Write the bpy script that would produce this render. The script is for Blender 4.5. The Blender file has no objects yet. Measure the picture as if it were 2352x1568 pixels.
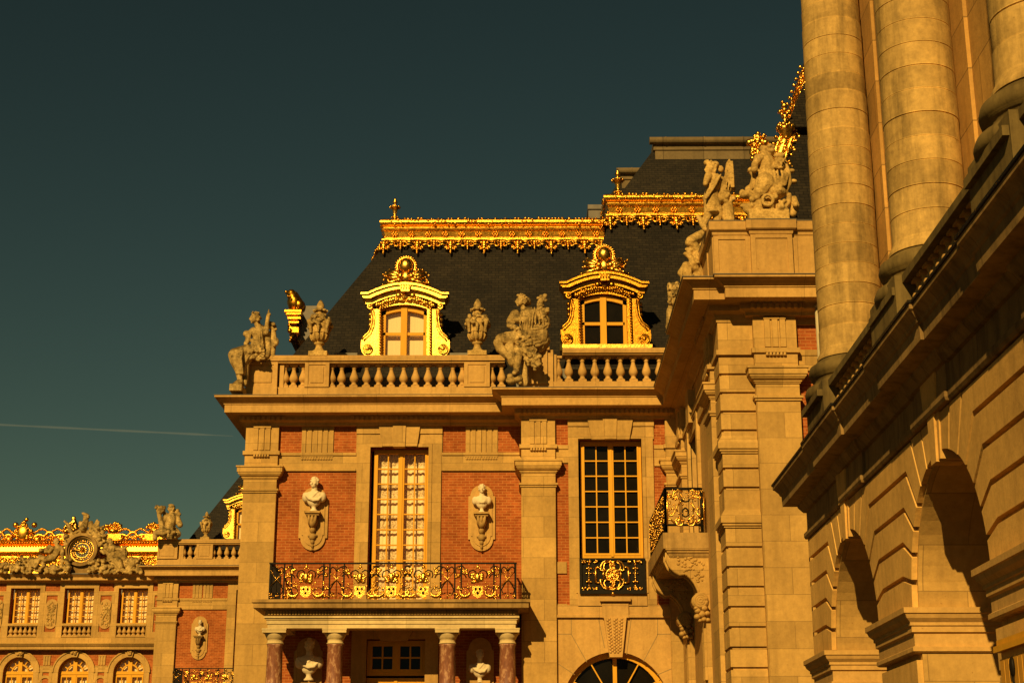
import bpy, bmesh, math, random
from mathutils import Vector, Matrix, noise
random.seed(7)
sc = bpy.context.scene
R = math.radians
# ---------------------------------------------------------------- camera
CZ = 1.65; PITCH = R(16.8); FPX = 3585.0           # focal length in pixels of a 2352 wide picture
YAW = math.atan(27*math.cos(PITCH)/FPX)
cam = bpy.data.cameras.new('camera'); camo = bpy.data.objects.new('camera', cam)
sc.collection.objects.link(camo); sc.camera = camo
cam.sensor_width = 36; cam.lens = 36*FPX/2352; cam.clip_end = 20000; cam.clip_start = .1
camo.location = (0, 0, CZ); camo.rotation_euler = (R(90)+PITCH, 0, YAW)
# ---------------------------------------------------------------- sun and sky
SUN_EL, SUN_AZ = R(29.5), R(18)                       # sun stands behind the camera, a little to its left
sdir = Vector((-math.sin(SUN_AZ)*math.cos(SUN_EL), -math.cos(SUN_AZ)*math.cos(SUN_EL), math.sin(SUN_EL)))
sl = bpy.data.lights.new('sun', 'SUN'); sl.energy = 5.0; sl.angle = R(.5); sl.color = (1, .68, .25)
so = bpy.data.objects.new('sun', sl); sc.collection.objects.link(so)
so.rotation_euler = sdir.to_track_quat('Z', 'Y').to_euler(); so.location = sdir*60
w = bpy.data.worlds.new('World'); sc.world = w; w.use_nodes = True
nt = w.node_tree; bg = nt.nodes['Background']
sky = nt.nodes.new('ShaderNodeTexSky'); sky.sky_type = 'NISHITA'; sky.sun_disc = False
sky.sun_elevation = SUN_EL; sky.sun_rotation = math.pi+SUN_AZ; sky.altitude = 100
tint = nt.nodes.new('ShaderNodeMix'); tint.data_type = 'RGBA'; tint.blend_type = 'MULTIPLY'
tint.inputs[0].default_value = 1; tint.inputs[7].default_value = (.187, .162, .069, 1)
gam = nt.nodes.new('ShaderNodeGamma'); gam.inputs[1].default_value = 1.6
nt.links.new(sky.outputs[0], gam.inputs[0]); nt.links.new(gam.outputs[0], tint.inputs[6]); 
cap = nt.nodes.new('ShaderNodeMix'); cap.data_type = 'RGBA'; cap.blend_type = 'DARKEN'; cap.inputs[0].default_value = 1; cap.inputs[7].default_value = (2.2, 2.8, 2.0, 1)
nt.links.new(tint.outputs[2], cap.inputs[6]); nt.links.new(cap.outputs[2], bg.inputs[0])
bg.inputs[1].default_value = .05
sc.view_settings.view_transform = 'Standard'; sc.view_settings.look = 'None'
sc.view_settings.gamma = 1; sc.view_settings.exposure = .13
sc.cycles.max_bounces = 5; sc.cycles.transparent_max_bounces = 8
sc.cycles.use_denoising = True

# ---------------------------------------------------------------- measuring: a pixel of the photograph to a point on a real plane
cp, sp, ca, sa = math.cos(PITCH), math.sin(PITCH), math.cos(YAW), math.sin(YAW)
FW = (-sa*cp, ca*cp, sp); RT = (ca, sa, 0); UP = (sa*sp, -ca*sp, cp)
def ray(u, v):
    a = (u-1176)/FPX; b = (784-v)/FPX
    return [FW[i]+a*RT[i]+b*UP[i] for i in range(3)]
def PY(u, v, Y):
    d = ray(u, v); t = Y/d[1]; return Vector((d[0]*t, Y, CZ+d[2]*t))
def PX(u, v, X):
    d = ray(u, v); t = X/d[0]; return Vector((X, d[1]*t, CZ+d[2]*t))
def zoom(x0, y0, s):
    return lambda x, y: ((x0+x*s)/1.5102, (y0+y*s)/1.5102)
z2 = zoom(750, 1200, 1/1.96); z3 = zoom(750, 1700, 1/1.96); z4 = zoom(750, 650, 1/1.96)
z5 = zoom(1600, 650, .5102); z6 = zoom(1650, 1250, .3827); z7 = zoom(1750, 1750, .4677); z8 = zoom(2200, 850, .5738)
zL = zoom(0, 1600, .4899)
def AT(z, x, y, Y): return PY(*z(x, y), Y)

# ---------------------------------------------------------------- mesh builder
class MB:
    def __init__(s): s.v = []; s.f = []; s.sm = []
    def add(s, vs, fs, smooth=False):
        o = len(s.v); s.v += [tuple(p) for p in vs]
        for f in fs: s.f.append([i+o for i in f]); s.sm.append(smooth)
    def box(s, x0, x1, y0, y1, z0, z1):
        s.add([(x, y, z) for z in (z0, z1) for y in (y0, y1) for x in (x0, x1)],
              [(0, 2, 3, 1), (4, 5, 7, 6), (0, 1, 5, 4), (2, 6, 7, 3), (0, 4, 6, 2), (1, 3, 7, 5)])
    def prism(s, poly, ax, a, b):
        n = len(poly)
        def P(p, c): return {'x': (c, p[0], p[1]), 'y': (p[0], c, p[1]), 'z': (p[0], p[1], c)}[ax]
        s.add([P(p, a) for p in poly]+[P(p, b) for p in poly],
              [list(range(n)), list(range(2*n-1, n-1, -1))]+[[i, (i+1) % n, n+(i+1) % n, n+i] for i in range(n)])
    def lathe(s, c, prof, n=14, smooth=True, sx=1, sy=1):
        vs = []; m = len(prof)
        for i in range(n):
            a = 2*math.pi*i/n
            for r, z in prof: vs.append((c[0]+sx*r*math.cos(a), c[1]+sy*r*math.sin(a), c[2]+z))
        fs = [[i*m+j, ((i+1) % n)*m+j, ((i+1) % n)*m+j+1, i*m+j+1] for i in range(n) for j in range(m-1)]
        fs += [[i*m for i in range(n)][::-1], [i*m+m-1 for i in range(n)]]
        s.add(vs, fs[:-2], smooth); o = len(s.v)-len(vs)
        for f in fs[-2:]: s.f.append([i+o for i in f]); s.sm.append(False)
    def sweep(s, path, prof, closed=False):
        n = len(path); m = len(prof); vs = []
        for i in range(n):
            p = Vector(path[i])
            def nrm(a, b):
                d = (Vector(b)-Vector(a)).normalized(); return Vector((d[1], -d[0]))
            ns = []
            if i > 0 or closed: ns.append(nrm(path[i-1], path[i]))
            if i < n-1 or closed: ns.append(nrm(path[i], path[(i+1) % n]))
            if len(ns) == 2:
                k = ns[0]+ns[1]; q = k/max(.2, k.dot(ns[0]))
            else: q = ns[0]
            for o, z in prof: vs.append((p[0]+q[0]*o, p[1]+q[1]*o, z))
        fs = []
        for i in range(n if closed else n-1):
            j = (i+1) % n
            for k in range(m): fs.append([i*m+k, j*m+k, j*m+(k+1) % m, i*m+(k+1) % m])
        if not closed: fs += [list(range(m)), [(n-1)*m+k for k in range(m)][::-1]]
        s.add(vs, fs)
    def tube(s, pts, r, n=6, smooth=True):
        pts = [Vector(p) for p in pts]; m = len(pts)
        rs = r if isinstance(r, (list, tuple)) else [r]*m
        vs = []; up = None
        for i in range(m):
            t = (pts[min(i+1, m-1)]-pts[max(i-1, 0)])
            if t.length < 1e-7: t = Vector((0, 0, 1))
            t.normalize()
            if up is None:
                up = Vector((0, 1, 0)) if abs(t.y) < .9 else Vector((1, 0, 0))
            a = t.cross(up); a.normalize(); b = a.cross(t); up = b
            for k in range(n):
                th = 2*math.pi*k/n; vs.append(pts[i]+(a*math.cos(th)+b*math.sin(th))*rs[i])
        fs = [[i*n+k, i*n+(k+1) % n, (i+1)*n+(k+1) % n, (i+1)*n+k] for i in range(m-1) for k in range(n)]
        fs += [list(range(n))[::-1], [(m-1)*n+k for k in range(n)]]
        s.add(vs, fs, smooth)
    def ell(s, c, rx, ry=None, rz=None, nu=10, nv=7, rot=None):
        ry = rx if ry is None else ry; rz = rx if rz is None else rz
        vs = [Vector((0, 0, -rz))]
        for j in range(1, nv):
            p = -math.pi/2+math.pi*j/nv
            for i in range(nu):
                a = 2*math.pi*i/nu
                vs.append(Vector((rx*math.cos(p)*math.cos(a), ry*math.cos(p)*math.sin(a), rz*math.sin(p))))
        vs.append(Vector((0, 0, rz)))
        if rot is not None: vs = [rot @ q for q in vs]
        c = Vector(c); vs = [q+c for q in vs]; L = len(vs)-1
        fs = [[0, 1+(i+1) % nu, 1+i] for i in range(nu)]
        for j in range(nv-2):
            for i in range(nu): fs.append([1+j*nu+i, 1+j*nu+(i+1) % nu, 1+(j+1)*nu+(i+1) % nu, 1+(j+1)*nu+i])
        o = 1+(nv-2)*nu
        fs += [[L, o+i, o+(i+1) % nu] for i in range(nu)]
        s.add(vs, fs, True)
    def limb(s, pts, rs, n=8):
        s.tube(pts, rs, n)
        for p, r in zip(pts, rs if isinstance(rs, (list, tuple)) else [rs]*len(pts)): s.ell(p, r, nu=8, nv=6)
    def mesh(s, name, loc=(0, 0, 0), recalc=True):
        me = bpy.data.meshes.new(name)
        l = Vector(loc)
        me.from_pydata([(a-l[0], b-l[1], c-l[2]) for a, b, c in s.v], [], s.f)
        me.polygons.foreach_set('use_smooth', s.sm)
        if recalc:
            bm = bmesh.new(); bm.from_mesh(me); bmesh.ops.recalc_face_normals(bm, faces=bm.faces); bm.to_mesh(me); bm.free()
        me.update(); return me
    def build(s, name, mat, parent=None, loc=None, recalc=True):
        """one mesh object; under a parent its coordinates stay where they were measured"""
        o = bpy.data.objects.new(name, None if not s.v else s.mesh(name, base(parent) if parent else (loc or (0, 0, 0)), recalc))
        if o.data: o.data.materials.append(mat)
        sc.collection.objects.link(o)
        if parent: o.parent = parent
        elif loc: o.location = loc
        return o
    def sculpt(s, name, mat, parent=None, loc=None, vox=.03, smooth=2, rough=0, seed=0, recalc=True):
        """all shapes fused into one continuous carved surface"""
        me = s.mesh(name, base(parent) if parent else (loc or (0, 0, 0)))
        o = bpy.data.objects.new(name, me); sc.collection.objects.link(o)
        m = o.modifiers.new('r', 'REMESH'); m.mode = 'VOXEL'; m.voxel_size = vox; m.use_smooth_shade = True
        if smooth:
            k = o.modifiers.new('s', 'SMOOTH'); k.iterations = smooth; k.factor = .5
        dg = bpy.context.evaluated_depsgraph_get()
        nm = bpy.data.meshes.new_from_object(o.evaluated_get(dg)); o.modifiers.clear(); o.data = nm; nm.name = name
        if rough:
            ns = [vv.normal.copy() for vv in nm.vertices]; cs = [vv.co.copy() for vv in nm.vertices]; flat = []
            for c, q in zip(cs, ns):
                p = c*9; d = noise.noise(p)+.6*noise.noise(p*2.3); c = c+q*(d*rough); flat += [c.x, c.y, c.z]
            nm.vertices.foreach_set('co', flat)
        nm.polygons.foreach_set('use_smooth', [True]*len(nm.polygons)); nm.update()
        nm.materials.clear(); nm.materials.append(mat)
        if parent: o.parent = parent
        elif loc: o.location = loc
        return o
def base(o):
    l = Vector((0, 0, 0))
    while o is not None: l += o.location; o = o.parent
    return l
def tag(o, label, cat, group=None, kind=None):
    if label: o['label'] = label
    if cat: o['category'] = cat
    if group: o['group'] = group
    if kind: o['kind'] = kind
    return o
def thing(name, loc, label, cat, group=None):
    o = bpy.data.objects.new(name, None); sc.collection.objects.link(o); o.location = loc; o.empty_display_size = .3
    return tag(o, label, cat, group)
def dup(o, parent, off):
    """copy of a part and its sub-parts, moved by off"""
    c = o.copy(); sc.collection.objects.link(c); c.parent = parent; c.location = o.location+Vector(off)
    for ch in o.children:
        d = ch.copy(); sc.collection.objects.link(d); d.parent = c
    return c
def wallgrid(mb, x0, x1, z0, z1, y0, y1, holes, ax='y'):
    xs = sorted({x0, x1}|{h[0] for h in holes}|{h[1] for h in holes}); zs = sorted({z0, z1}|{h[2] for h in holes}|{h[3] for h in holes})
    xs = [x for x in xs if x0 <= x <= x1]; zs = [z for z in zs if z0 <= z <= z1]
    for j in range(len(zs)-1):
        zc = (zs[j]+zs[j+1])/2; run = None
        for i in range(len(xs)):
            inside = i < len(xs)-1 and not any(h[0] < (xs[i]+xs[i+1])/2 < h[1] and h[2] < zc < h[3] for h in holes)
            if inside and run is None: run = xs[i]
            if not inside and run is not None:
                if ax == 'y': mb.box(run, xs[i], y0, y1, zs[j], zs[j+1])
                else: mb.box(y0, y1, run, xs[i], zs[j], zs[j+1])
                run = None
def archpanel(mb, xa, xb, z0, z1, cx, cz, r, y0, y1, n=20):
    """a slab from xa to xb, z0 to z1 with a round-headed opening"""
    mb.box(xa, cx-r, y0, y1, z0, cz); mb.box(cx+r, xb, y0, y1, z0, cz)
    mb.box(xa, cx-r, y0, y1, cz, z1); mb.box(cx+r, xb, y0, y1, cz, z1)
    for i in range(n):
        a, b = math.pi*i/n, math.pi*(i+1)/n
        p, q = (cx+r*math.cos(a), cz+r*math.sin(a)), (cx+r*math.cos(b), cz+r*math.sin(b))
        mb.prism([p, (p[0], z1), (q[0], z1), q], 'y', y0, y1)

# ---------------------------------------------------------------- materials
def nodes(name):
    m = bpy.data.materials.new(name); m.use_nodes = True
    return m, m.node_tree, m.node_tree.nodes['Principled BSDF']
def wcoord(t):
    """world position unrolled onto the wall: (along the wall, height)"""
    g = t.nodes.new('ShaderNodeNewGeometry'); sx = t.nodes.new('ShaderNodeSeparateXYZ'); t.links.new(g.outputs['Position'], sx.inputs[0])
    sn = t.nodes.new('ShaderNodeSeparateXYZ'); t.links.new(g.outputs['True Normal'], sn.inputs[0])
    ab = t.nodes.new('ShaderNodeMath'); ab.operation = 'ABSOLUTE'; t.links.new(sn.outputs[0], ab.inputs[0])
    gt = t.nodes.new('ShaderNodeMath'); gt.operation = 'GREATER_THAN'; gt.inputs[1].default_value = .7; t.links.new(ab.outputs[0], gt.inputs[0])
    mx = t.nodes.new('ShaderNodeMix'); mx.data_type = 'FLOAT'
    t.links.new(gt.outputs[0], mx.inputs[0]); t.links.new(sx.outputs[0], mx.inputs[2]); t.links.new(sx.outputs[1], mx.inputs[3])
    c = t.nodes.new('ShaderNodeCombineXYZ'); t.links.new(mx.outputs[0], c.inputs[0]); t.links.new(sx.outputs[2], c.inputs[1])
    return g.outputs['Position'], c.outputs[0]
def noisen(t, vec, scale, detail=4, rough=.55, stretch=None):
    if stretch:
        mp = t.nodes.new('ShaderNodeMapping'); mp.inputs['Scale'].default_value = stretch; t.links.new(vec, mp.inputs[0]); vec = mp.outputs[0]
    n = t.nodes.new('ShaderNodeTexNoise'); n.inputs['Scale'].default_value = scale; n.inputs['Detail'].default_value = detail; n.inputs['Roughness'].default_value = rough
    t.links.new(vec, n.inputs['Vector']); return n.outputs['Fac']
def ramp(t, fac, stops):
    r = t.nodes.new('ShaderNodeValToRGB'); e = r.color_ramp.elements
    while len(e) < len(stops): e.new(.5)
    for q, (p, c) in zip(e, stops): q.position = p; q.color = (*c, 1) if len(c) == 3 else c
    t.links.new(fac, r.inputs[0]); return r.outputs[0]
def mul(t, a, b, f=1.0):
    m = t.nodes.new('ShaderNodeMix'); m.data_type = 'RGBA'; m.blend_type = 'MULTIPLY'; m.inputs[0].default_value = f
    t.links.new(a, m.inputs[6]); t.links.new(b, m.inputs[7]); return m.outputs[2]
def bump(t, b, h, st=.3, dist=.02):
    n = t.nodes.new('ShaderNodeBump'); n.inputs['Strength'].default_value = st; n.inputs['Distance'].default_value = dist
    t.links.new(h, n.inputs['Height']); t.links.new(n.outputs[0], b.inputs['Normal'])
def brickn(t, vec, w, h, c1, c2, mort, ms=.012, off=.5, bias=0, smooth=.1):
    k = t.nodes.new('ShaderNodeTexBrick'); k.inputs['Scale'].default_value = 1
    k.inputs['Brick Width'].default_value = w; k.inputs['Row Height'].default_value = h; k.inputs['Mortar Size'].default_value = ms
    k.inputs['Mortar Smooth'].default_value = smooth; k.inputs['Bias'].default_value = bias; k.offset = off
    for i, c in zip(('Color1', 'Color2', 'Mortar'), (c1, c2, mort)): k.inputs[i].default_value = (*c, 1)
    t.links.new(vec, k.inputs['Vector']); return k
def g3(c, k): return tuple(x*k for x in c)
def stone(name, c, bw=1.05, bh=.52, joint=.62, ms=.007, stain=.26, streak=.18, var=.2, spots=True, bmp=.25, voff=0, grain=.8):
    m, t, b = nodes(name); pos, wv = wcoord(t)
    if voff:
        mp = t.nodes.new('ShaderNodeMapping'); mp.inputs['Location'].default_value = (20, -voff, 0); t.links.new(wv, mp.inputs[0]); wv = mp.outputs[0]
    if bw:
        k = brickn(t, wv, bw, bh, g3(c, 1+var*.5), g3(c, 1-var), g3(c, joint), ms)
        col = k.outputs['Color']
    else:
        rg = t.nodes.new('ShaderNodeRGB'); rg.outputs[0].default_value = (*c, 1); col = rg.outputs[0]
    col = mul(t, col, ramp(t, noisen(t, pos, .55, 6, .62), [(.30, (1-stain, 1-stain*1.05, 1-stain*1.1)), (.62, (1, 1, 1))]))
    col = mul(t, col, ramp(t, noisen(t, pos, 11, 5, .7), [(.25, (grain, grain*.975, grain*.93)), (.7, (1.07, 1.06, 1.03))]))
    if streak: col = mul(t, col, ramp(t, noisen(t, pos, 1, 5, .65, (5, 5, .55)), [(.30, (1-streak, 1-streak, 1-streak)), (.55, (1, 1, 1))]))
    if spots: col = mul(t, col, ramp(t, noisen(t, pos, 23, 2, .5), [(.72, (1, 1, 1)), (.80, (.62, .56, .46))]))
    t.links.new(col, b.inputs['Base Color']); b.inputs['Roughness'].default_value = .85
    b.inputs['Specular IOR Level'].default_value = .2
    bump(t, b, noisen(t, pos, 30, 4, .6), bmp, .012)
    return m
STONE_C = (.55, .335, .094)
M = {}
M['stone'] = stone('limestone', STONE_C)
M['trim'] = stone('limestone_trim', (.57, .34, .10), bw=1.9, bh=3.3, joint=.6, ms=.006, stain=.28, streak=.18, var=.06)
M['stone_big'] = stone('large_ashlar', (.54, .305, .08), bw=1.9, bh=.66, joint=.45, ms=.008, stain=.25, streak=.2)
M['weathered'] = stone('weathered_limestone', (.47, .29, .09), bw=1.25, bh=3.1, joint=.6, stain=.5, streak=.4)
M['rustic'] = stone('rusticated_limestone', (.74, .44, .12), bw=0, stain=.35, streak=.2)
M['drum'] = stone('column_limestone', (.60, .39, .12), bw=60, bh=.325*.92, joint=1.22, ms=.013, stain=.42, streak=.5, var=.26, grain=.62, voff=1.65+(8.48-1.65)*.92)
M['mossy'] = stone('mossy_limestone', (.20, .14, .045), bw=0, stain=.5, streak=.6)
M['grimy'] = stone('grimy_limestone', (.36, .225, .075), bw=1.6, bh=30, joint=.5, stain=.45, streak=.5)
M['marble_warm'] = stone('warm_pale_stone', (.66, .50, .24), bw=1.9, bh=30, joint=.7, stain=.2, streak=.15, spots=False)
M['marble_white'] = stone('white_marble', (.76, .62, .38), bw=0, stain=.22, streak=.12, spots=False)
def statue_stone(name, c, dark):
    m, t, b = nodes(name); pos, wv = wcoord(t)
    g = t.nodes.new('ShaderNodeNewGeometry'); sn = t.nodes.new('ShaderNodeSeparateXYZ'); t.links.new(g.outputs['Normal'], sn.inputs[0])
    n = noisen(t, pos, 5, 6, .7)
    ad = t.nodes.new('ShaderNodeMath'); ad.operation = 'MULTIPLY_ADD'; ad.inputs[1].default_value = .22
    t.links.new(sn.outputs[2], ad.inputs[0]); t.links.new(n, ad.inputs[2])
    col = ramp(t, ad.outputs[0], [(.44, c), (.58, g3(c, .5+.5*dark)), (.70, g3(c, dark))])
    col = mul(t, col, ramp(t, noisen(t, pos, 24, 3, .6), [(.3, (.66, .64, .58)), (.6, (1.08, 1.08, 1.08))]))
    col = mul(t, col, ramp(t, noisen(t, pos, 2.2, 4, .6), [(.35, (.62, .60, .55)), (.6, (1.08, 1.07, 1.05))]))
    t.links.new(col, b.inputs['Base Color']); b.inputs['Roughness'].default_value = .9; b.inputs['Specular IOR Level'].default_value = .15
    bump(t, b, noisen(t, pos, 26, 4, .6), .4, .015); return m
M['statue'] = statue_stone('lichened_statue_stone', (.54, .365, .125), .22)
M['statue_clean'] = statue_stone('clean_statue_stone', (.60, .39, .12), .62)
def simple(name, c, rough=.6, metal=0, var=.25, sc_=8, spec=.4, stretch=None):
    m, t, b = nodes(name); pos, wv = wcoord(t)
    col = ramp(t, noisen(t, pos, sc_, 5, .65, stretch), [(.3, g3(c, 1-var)), (.7, g3(c, 1+var*.5))])
    t.links.new(col, b.inputs['Base Color']); b.inputs['Roughness'].default_value = rough; b.inputs['Metallic'].default_value = metal
    b.inputs['Specular IOR Level'].default_value = spec
    return m
def goldm(name, c, r0, r1, bs=.25, scale=9):
    m, t, b = nodes(name); pos, wv = wcoord(t)
    n = noisen(t, pos, scale, 5, .6)
    t.links.new(ramp(t, n, [(.28, g3(c, .55)), (.6, c)]), b.inputs['Base Color'])
    mr = t.nodes.new('ShaderNodeMapRange'); mr.inputs[3].default_value = r0; mr.inputs[4].default_value = r1
    t.links.new(n, mr.inputs[0]); t.links.new(mr.outputs[0], b.inputs['Roughness'])
    b.inputs['Metallic'].default_value = 1
    bump(t, b, noisen(t, pos, scale*3, 4, .6), bs, .02); return m
M['gold'] = goldm('gilded_lead', (1.0, .60, .10), .22, .46)
M['gold_fine'] = goldm('bright_gilding', (.92, .50, .08), .18, .40, .35, 14)
M['gold_crest'] = goldm('amber_gilding', (.86, .43, .05), .2, .44, .35, 11)
M['gold_dim'] = goldm('dimmed_gilding', (.56, .26, .022), .22, .44, .3, 12)  # darker gold: the second dormer's weaker reflections are put into this colour
M['lead'] = simple('lead_sheet', (.13, .105, .07), .55, 0, .3, 3)
M['leadroll'] = stone('lead_ridge_roll', (.18, .13, .062), bw=1.35, bh=30, joint=.5, ms=.012, stain=.3, streak=.2, spots=False)
M['iron'] = simple('black_iron', (.012, .009, .005), .5, 0, .3, 20, .08)
M['gutter'] = simple('pale_lead_gutter', (.21, .19, .14), .7, 0, .3, 3, .1)
M['wood'] = simple('ochre_painted_wood', (.68, .335, .022), .55, 0, .12, 3, .12, (6, 6, .7))
M['wood_boards'] = simple('ochre_shutter_wood', (.62, .30, .03), .5, 0, .2, 3, .3, (9, 9, .5))  # plain ochre of the gate boards, grain running upright
M['curtain'] = simple('cream_curtain', (.86, .68, .34), .9, 0, .08, 2, .1, (14, 14, .3))
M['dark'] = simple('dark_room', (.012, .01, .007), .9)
M['pipe'] = simple('zinc_downpipe', (.50, .42, .24), .5, 0, .15, 4)
def brickmat():
    m, t, b = nodes('red_brick'); pos, wv = wcoord(t)
    k = brickn(t, wv, .215, .0715, (.40, .11, .026), (.28, .068, .015), (.46, .19, .055), .008, .5, -.1)
    col = mul(t, k.outputs['Color'], ramp(t, noisen(t, pos, .8, 5, .6), [(.3, (.72, .70, .68)), (.65, (1.05, 1.05, 1.05))]))
    col = mul(t, col, ramp(t, noisen(t, pos, 7, 3, .6), [(.3, (.80, .76, .72)), (.65, (1.08, 1.08, 1.08))]))
    t.links.new(col, b.inputs['Base Color']); b.inputs['Roughness'].default_value = .9; b.inputs['Specular IOR Level'].default_value = .1
    bump(t, b, k.outputs['Fac'], -.35, .01); return m
M['brick'] = brickmat()
def slatemat():
    m, t, b = nodes('roof_slate'); pos, wv = wcoord(t)
    k = brickn(t, wv, .20, .092, (.025, .0195, .0125), (.0135, .0105, .007), (.003, .0025, .0018), .008, .5, 0)
    col = mul(t, k.outputs['Color'], ramp(t, noisen(t, pos, .7, 5, .65), [(.3, (.55, .55, .55)), (.65, (1.2, 1.15, 1.0))]))
    col = mul(t, col, ramp(t, noisen(t, pos, 9, 3, .6), [(.3, (.7, .7, .7)), (.7, (1.15, 1.15, 1.15))]))
    t.links.new(col, b.inputs['Base Color']); b.inputs['Roughness'].default_value = .62; b.inputs['Specular IOR Level'].default_value = .18
    bump(t, b, k.outputs['Fac'], -.9, .03); return m
M['slate'] = slatemat()
def marblered():
    m, t, b = nodes('red_veined_marble'); pos, wv = wcoord(t)
    n = noisen(t, pos, 7, 7, .72, (1.5, 1.5, .6))
    col = ramp(t, n, [(.36, (.17, .060, .028)), (.52, (.25, .095, .045)), (.60, (.48, .27, .14)), (.66, (.24, .09, .042))])
    t.links.new(col, b.inputs['Base Color']); b.inputs['Roughness'].default_value = .5; return m
M['marble_red'] = marblered()
def glass(name, rough=.03, mixf=.05):
    m = bpy.data.materials.new(name); m.use_nodes = True; t = m.node_tree; t.nodes.clear()
    o = t.nodes.new('ShaderNodeOutputMaterial'); x = t.nodes.new('ShaderNodeMixShader'); a = t.nodes.new('ShaderNodeBsdfTransparent'); g = t.nodes.new('ShaderNodeBsdfGlossy')
    g.inputs['Roughness'].default_value = rough; x.inputs[0].default_value = mixf
    t.links.new(a.outputs[0], x.inputs[1]); t.links.new(g.outputs[0], x.inputs[2]); t.links.new(x.outputs[0], o.inputs[0]); return m
M['glass'] = glass('window_glass')
M['pave'] = stone('courtyard_paving', (.15, .105, .05), bw=.3, bh=.2, joint=.5, spots=False)
# ================================================================ shared pieces of the pavilions
M['darkglass'] = simple('dark_window_glass', (.009, .007, .004), .08, 0, .3, 3, .16)
def place(me, name, parent, pos, rotz=0, mat=None):
    o = bpy.data.objects.new(name, me); sc.collection.objects.link(o)
    if mat and not me.materials: me.materials.append(mat)
    if parent: o.parent = parent; o.location = Vector(pos)-base(parent)
    else: o.location = pos
    o.rotation_euler.z = rotz; return o
def around(x0, x1, yf, yb): return [(x0, yb), (x0, yf), (x1, yf), (x1, yb)]
CAP = [(-.1, 9.60), (.03, 9.60), (.03, 9.64), (.06, 9.65), (.06, 9.70), (0, 9.71), (0, 9.96), (.025, 9.96), (.025, 9.985), (.045, 9.99), (.05, 10.02), (.09, 10.04), (.13, 10.09), (.135, 10.13), (.155, 10.13), (.155, 10.24), (.18, 10.25), (.18, 10.29), (-.1, 10.29)]
CORNICE = [(-.3, 11.39), (.03, 11.39), (.05, 11.45), (.14, 11.49), (.17, 11.50), (.17, 11.60), (.22, 11.62), (.50, 11.63), (.50, 11.83), (.525, 11.84), (.525, 11.87), (.56, 11.89), (.62, 11.94), (.70, 11.98), (.735, 11.985), (.735, 12.03), (-.3, 12.06)]
def triglyph(mb, xc, yf, w=.43, z0=10.73, z1=11.37, guttae=True, nb=3):
    mb.box(xc-w/2, xc+w/2, yf-.012, yf+.02, z0, z1)
    g = .045; bw = (w-(nb-1)*g)/nb
    for i in range(nb):
        a = xc-w/2+i*(bw+g); mb.box(a, a+bw, yf-.045, yf-.012, z0, z1-.05)
    mb.box(xc-w/2-.012, xc+w/2+.012, yf-.055, yf, z1-.05, z1)
    if guttae:
        mb.box(xc-w/2-.01, xc+w/2+.01, yf-.055, yf, z0-.115, z0-.085)
        for i in range(6):
            c = xc-w/2+(i+.5)*w/6
            mb.lathe((c, yf-.03, z0-.185), [(.036, 0), (.032, .03), (.022, .075)], 8)
def pilaster(mb, x0, x1, yf, yb, zb=0, trig=True):
    mb.box(x0, x1, yf, yb, zb, 9.62)
    mb.sweep(around(x0, x1, yf, yb), CAP)
    mb.box(x0+.01, x1-.01, yf+.003, yb, 9.7, 9.97)
    mb.box(x0, x1, yf+.02, yb, 10.26, 11.42)
    mb.sweep(around(x0, x1, yf+.02, yb), [(-.05, 10.61), (.05, 10.61), (.05, 10.71), (-.05, 10.71)])
    if trig: triglyph(mb, (x0+x1)/2, yf+.02)
def dentils(mb, x0, x1, y, z0=11.50, z1=11.60, d=.075, step=.125, ax='x'):
    n = max(1, int((x1-x0)/step)); st = (x1-x0)/n
    for i in range(n):
        a = x0+i*st+st*.22; b = a+st*.56
        if ax == 'x': mb.box(a, b, y-d, y+.02, z0, z1)
        else: mb.box(y-d, y+.02, a, b, z0, z1)
BAL_P = [(.05, 0), (.115, 0), (.115, .015), (.09, .03), (.075, .05), (.058, .085), (.055, .10), (.075, .12), (.10, .155), (.116, .20), (.113, .25), (.095, .31), (.07, .38), (.052, .45), (.047, .50), (.06, .51), (.06, .53), (.05, .535), (.05, .55), (.075, .575), (.09, .59), (.05, .59)]
def baluster_mesh(h=.67, n=12, w=1.0):
    mb = MB(); k = h/.72
    mb.box(-.105*w, .105*w, -.105*w, .105*w, 0, .075*k)
    mb.lathe((0, 0, .075*k), [(r*w, z*k) for r, z in BAL_P], n)
    mb.box(-.095*w, .095*w, -.095*w, .095*w, .66*k, h)
    me = mb.mesh('baluster'); me.materials.append(M['trim']); return me
def pedestal(mb, x0, x1, yf, yb, z0=12.44, z1=13.12, cap=True, panel=True):
    mb.box(x0, x1, yf, yb, z0, z1)
    if panel and x1-x0 > .3:
        m = .10
        for a in (((x0, x0+m), (z0, z1)), ((x1-m, x1), (z0, z1)), ((x0+m, x1-m), (z0, z0+m*.7)), ((x0+m, x1-m), (z1-m*.7, z1))):
            mb.box(a[0][0], a[0][1], yf-.022, yf, a[1][0], a[1][1])
        mb.box(x0+m+.05, x1-m-.05, yf-.02, yf, z0+m*.7+.05, z1-m*.7-.05)
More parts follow.
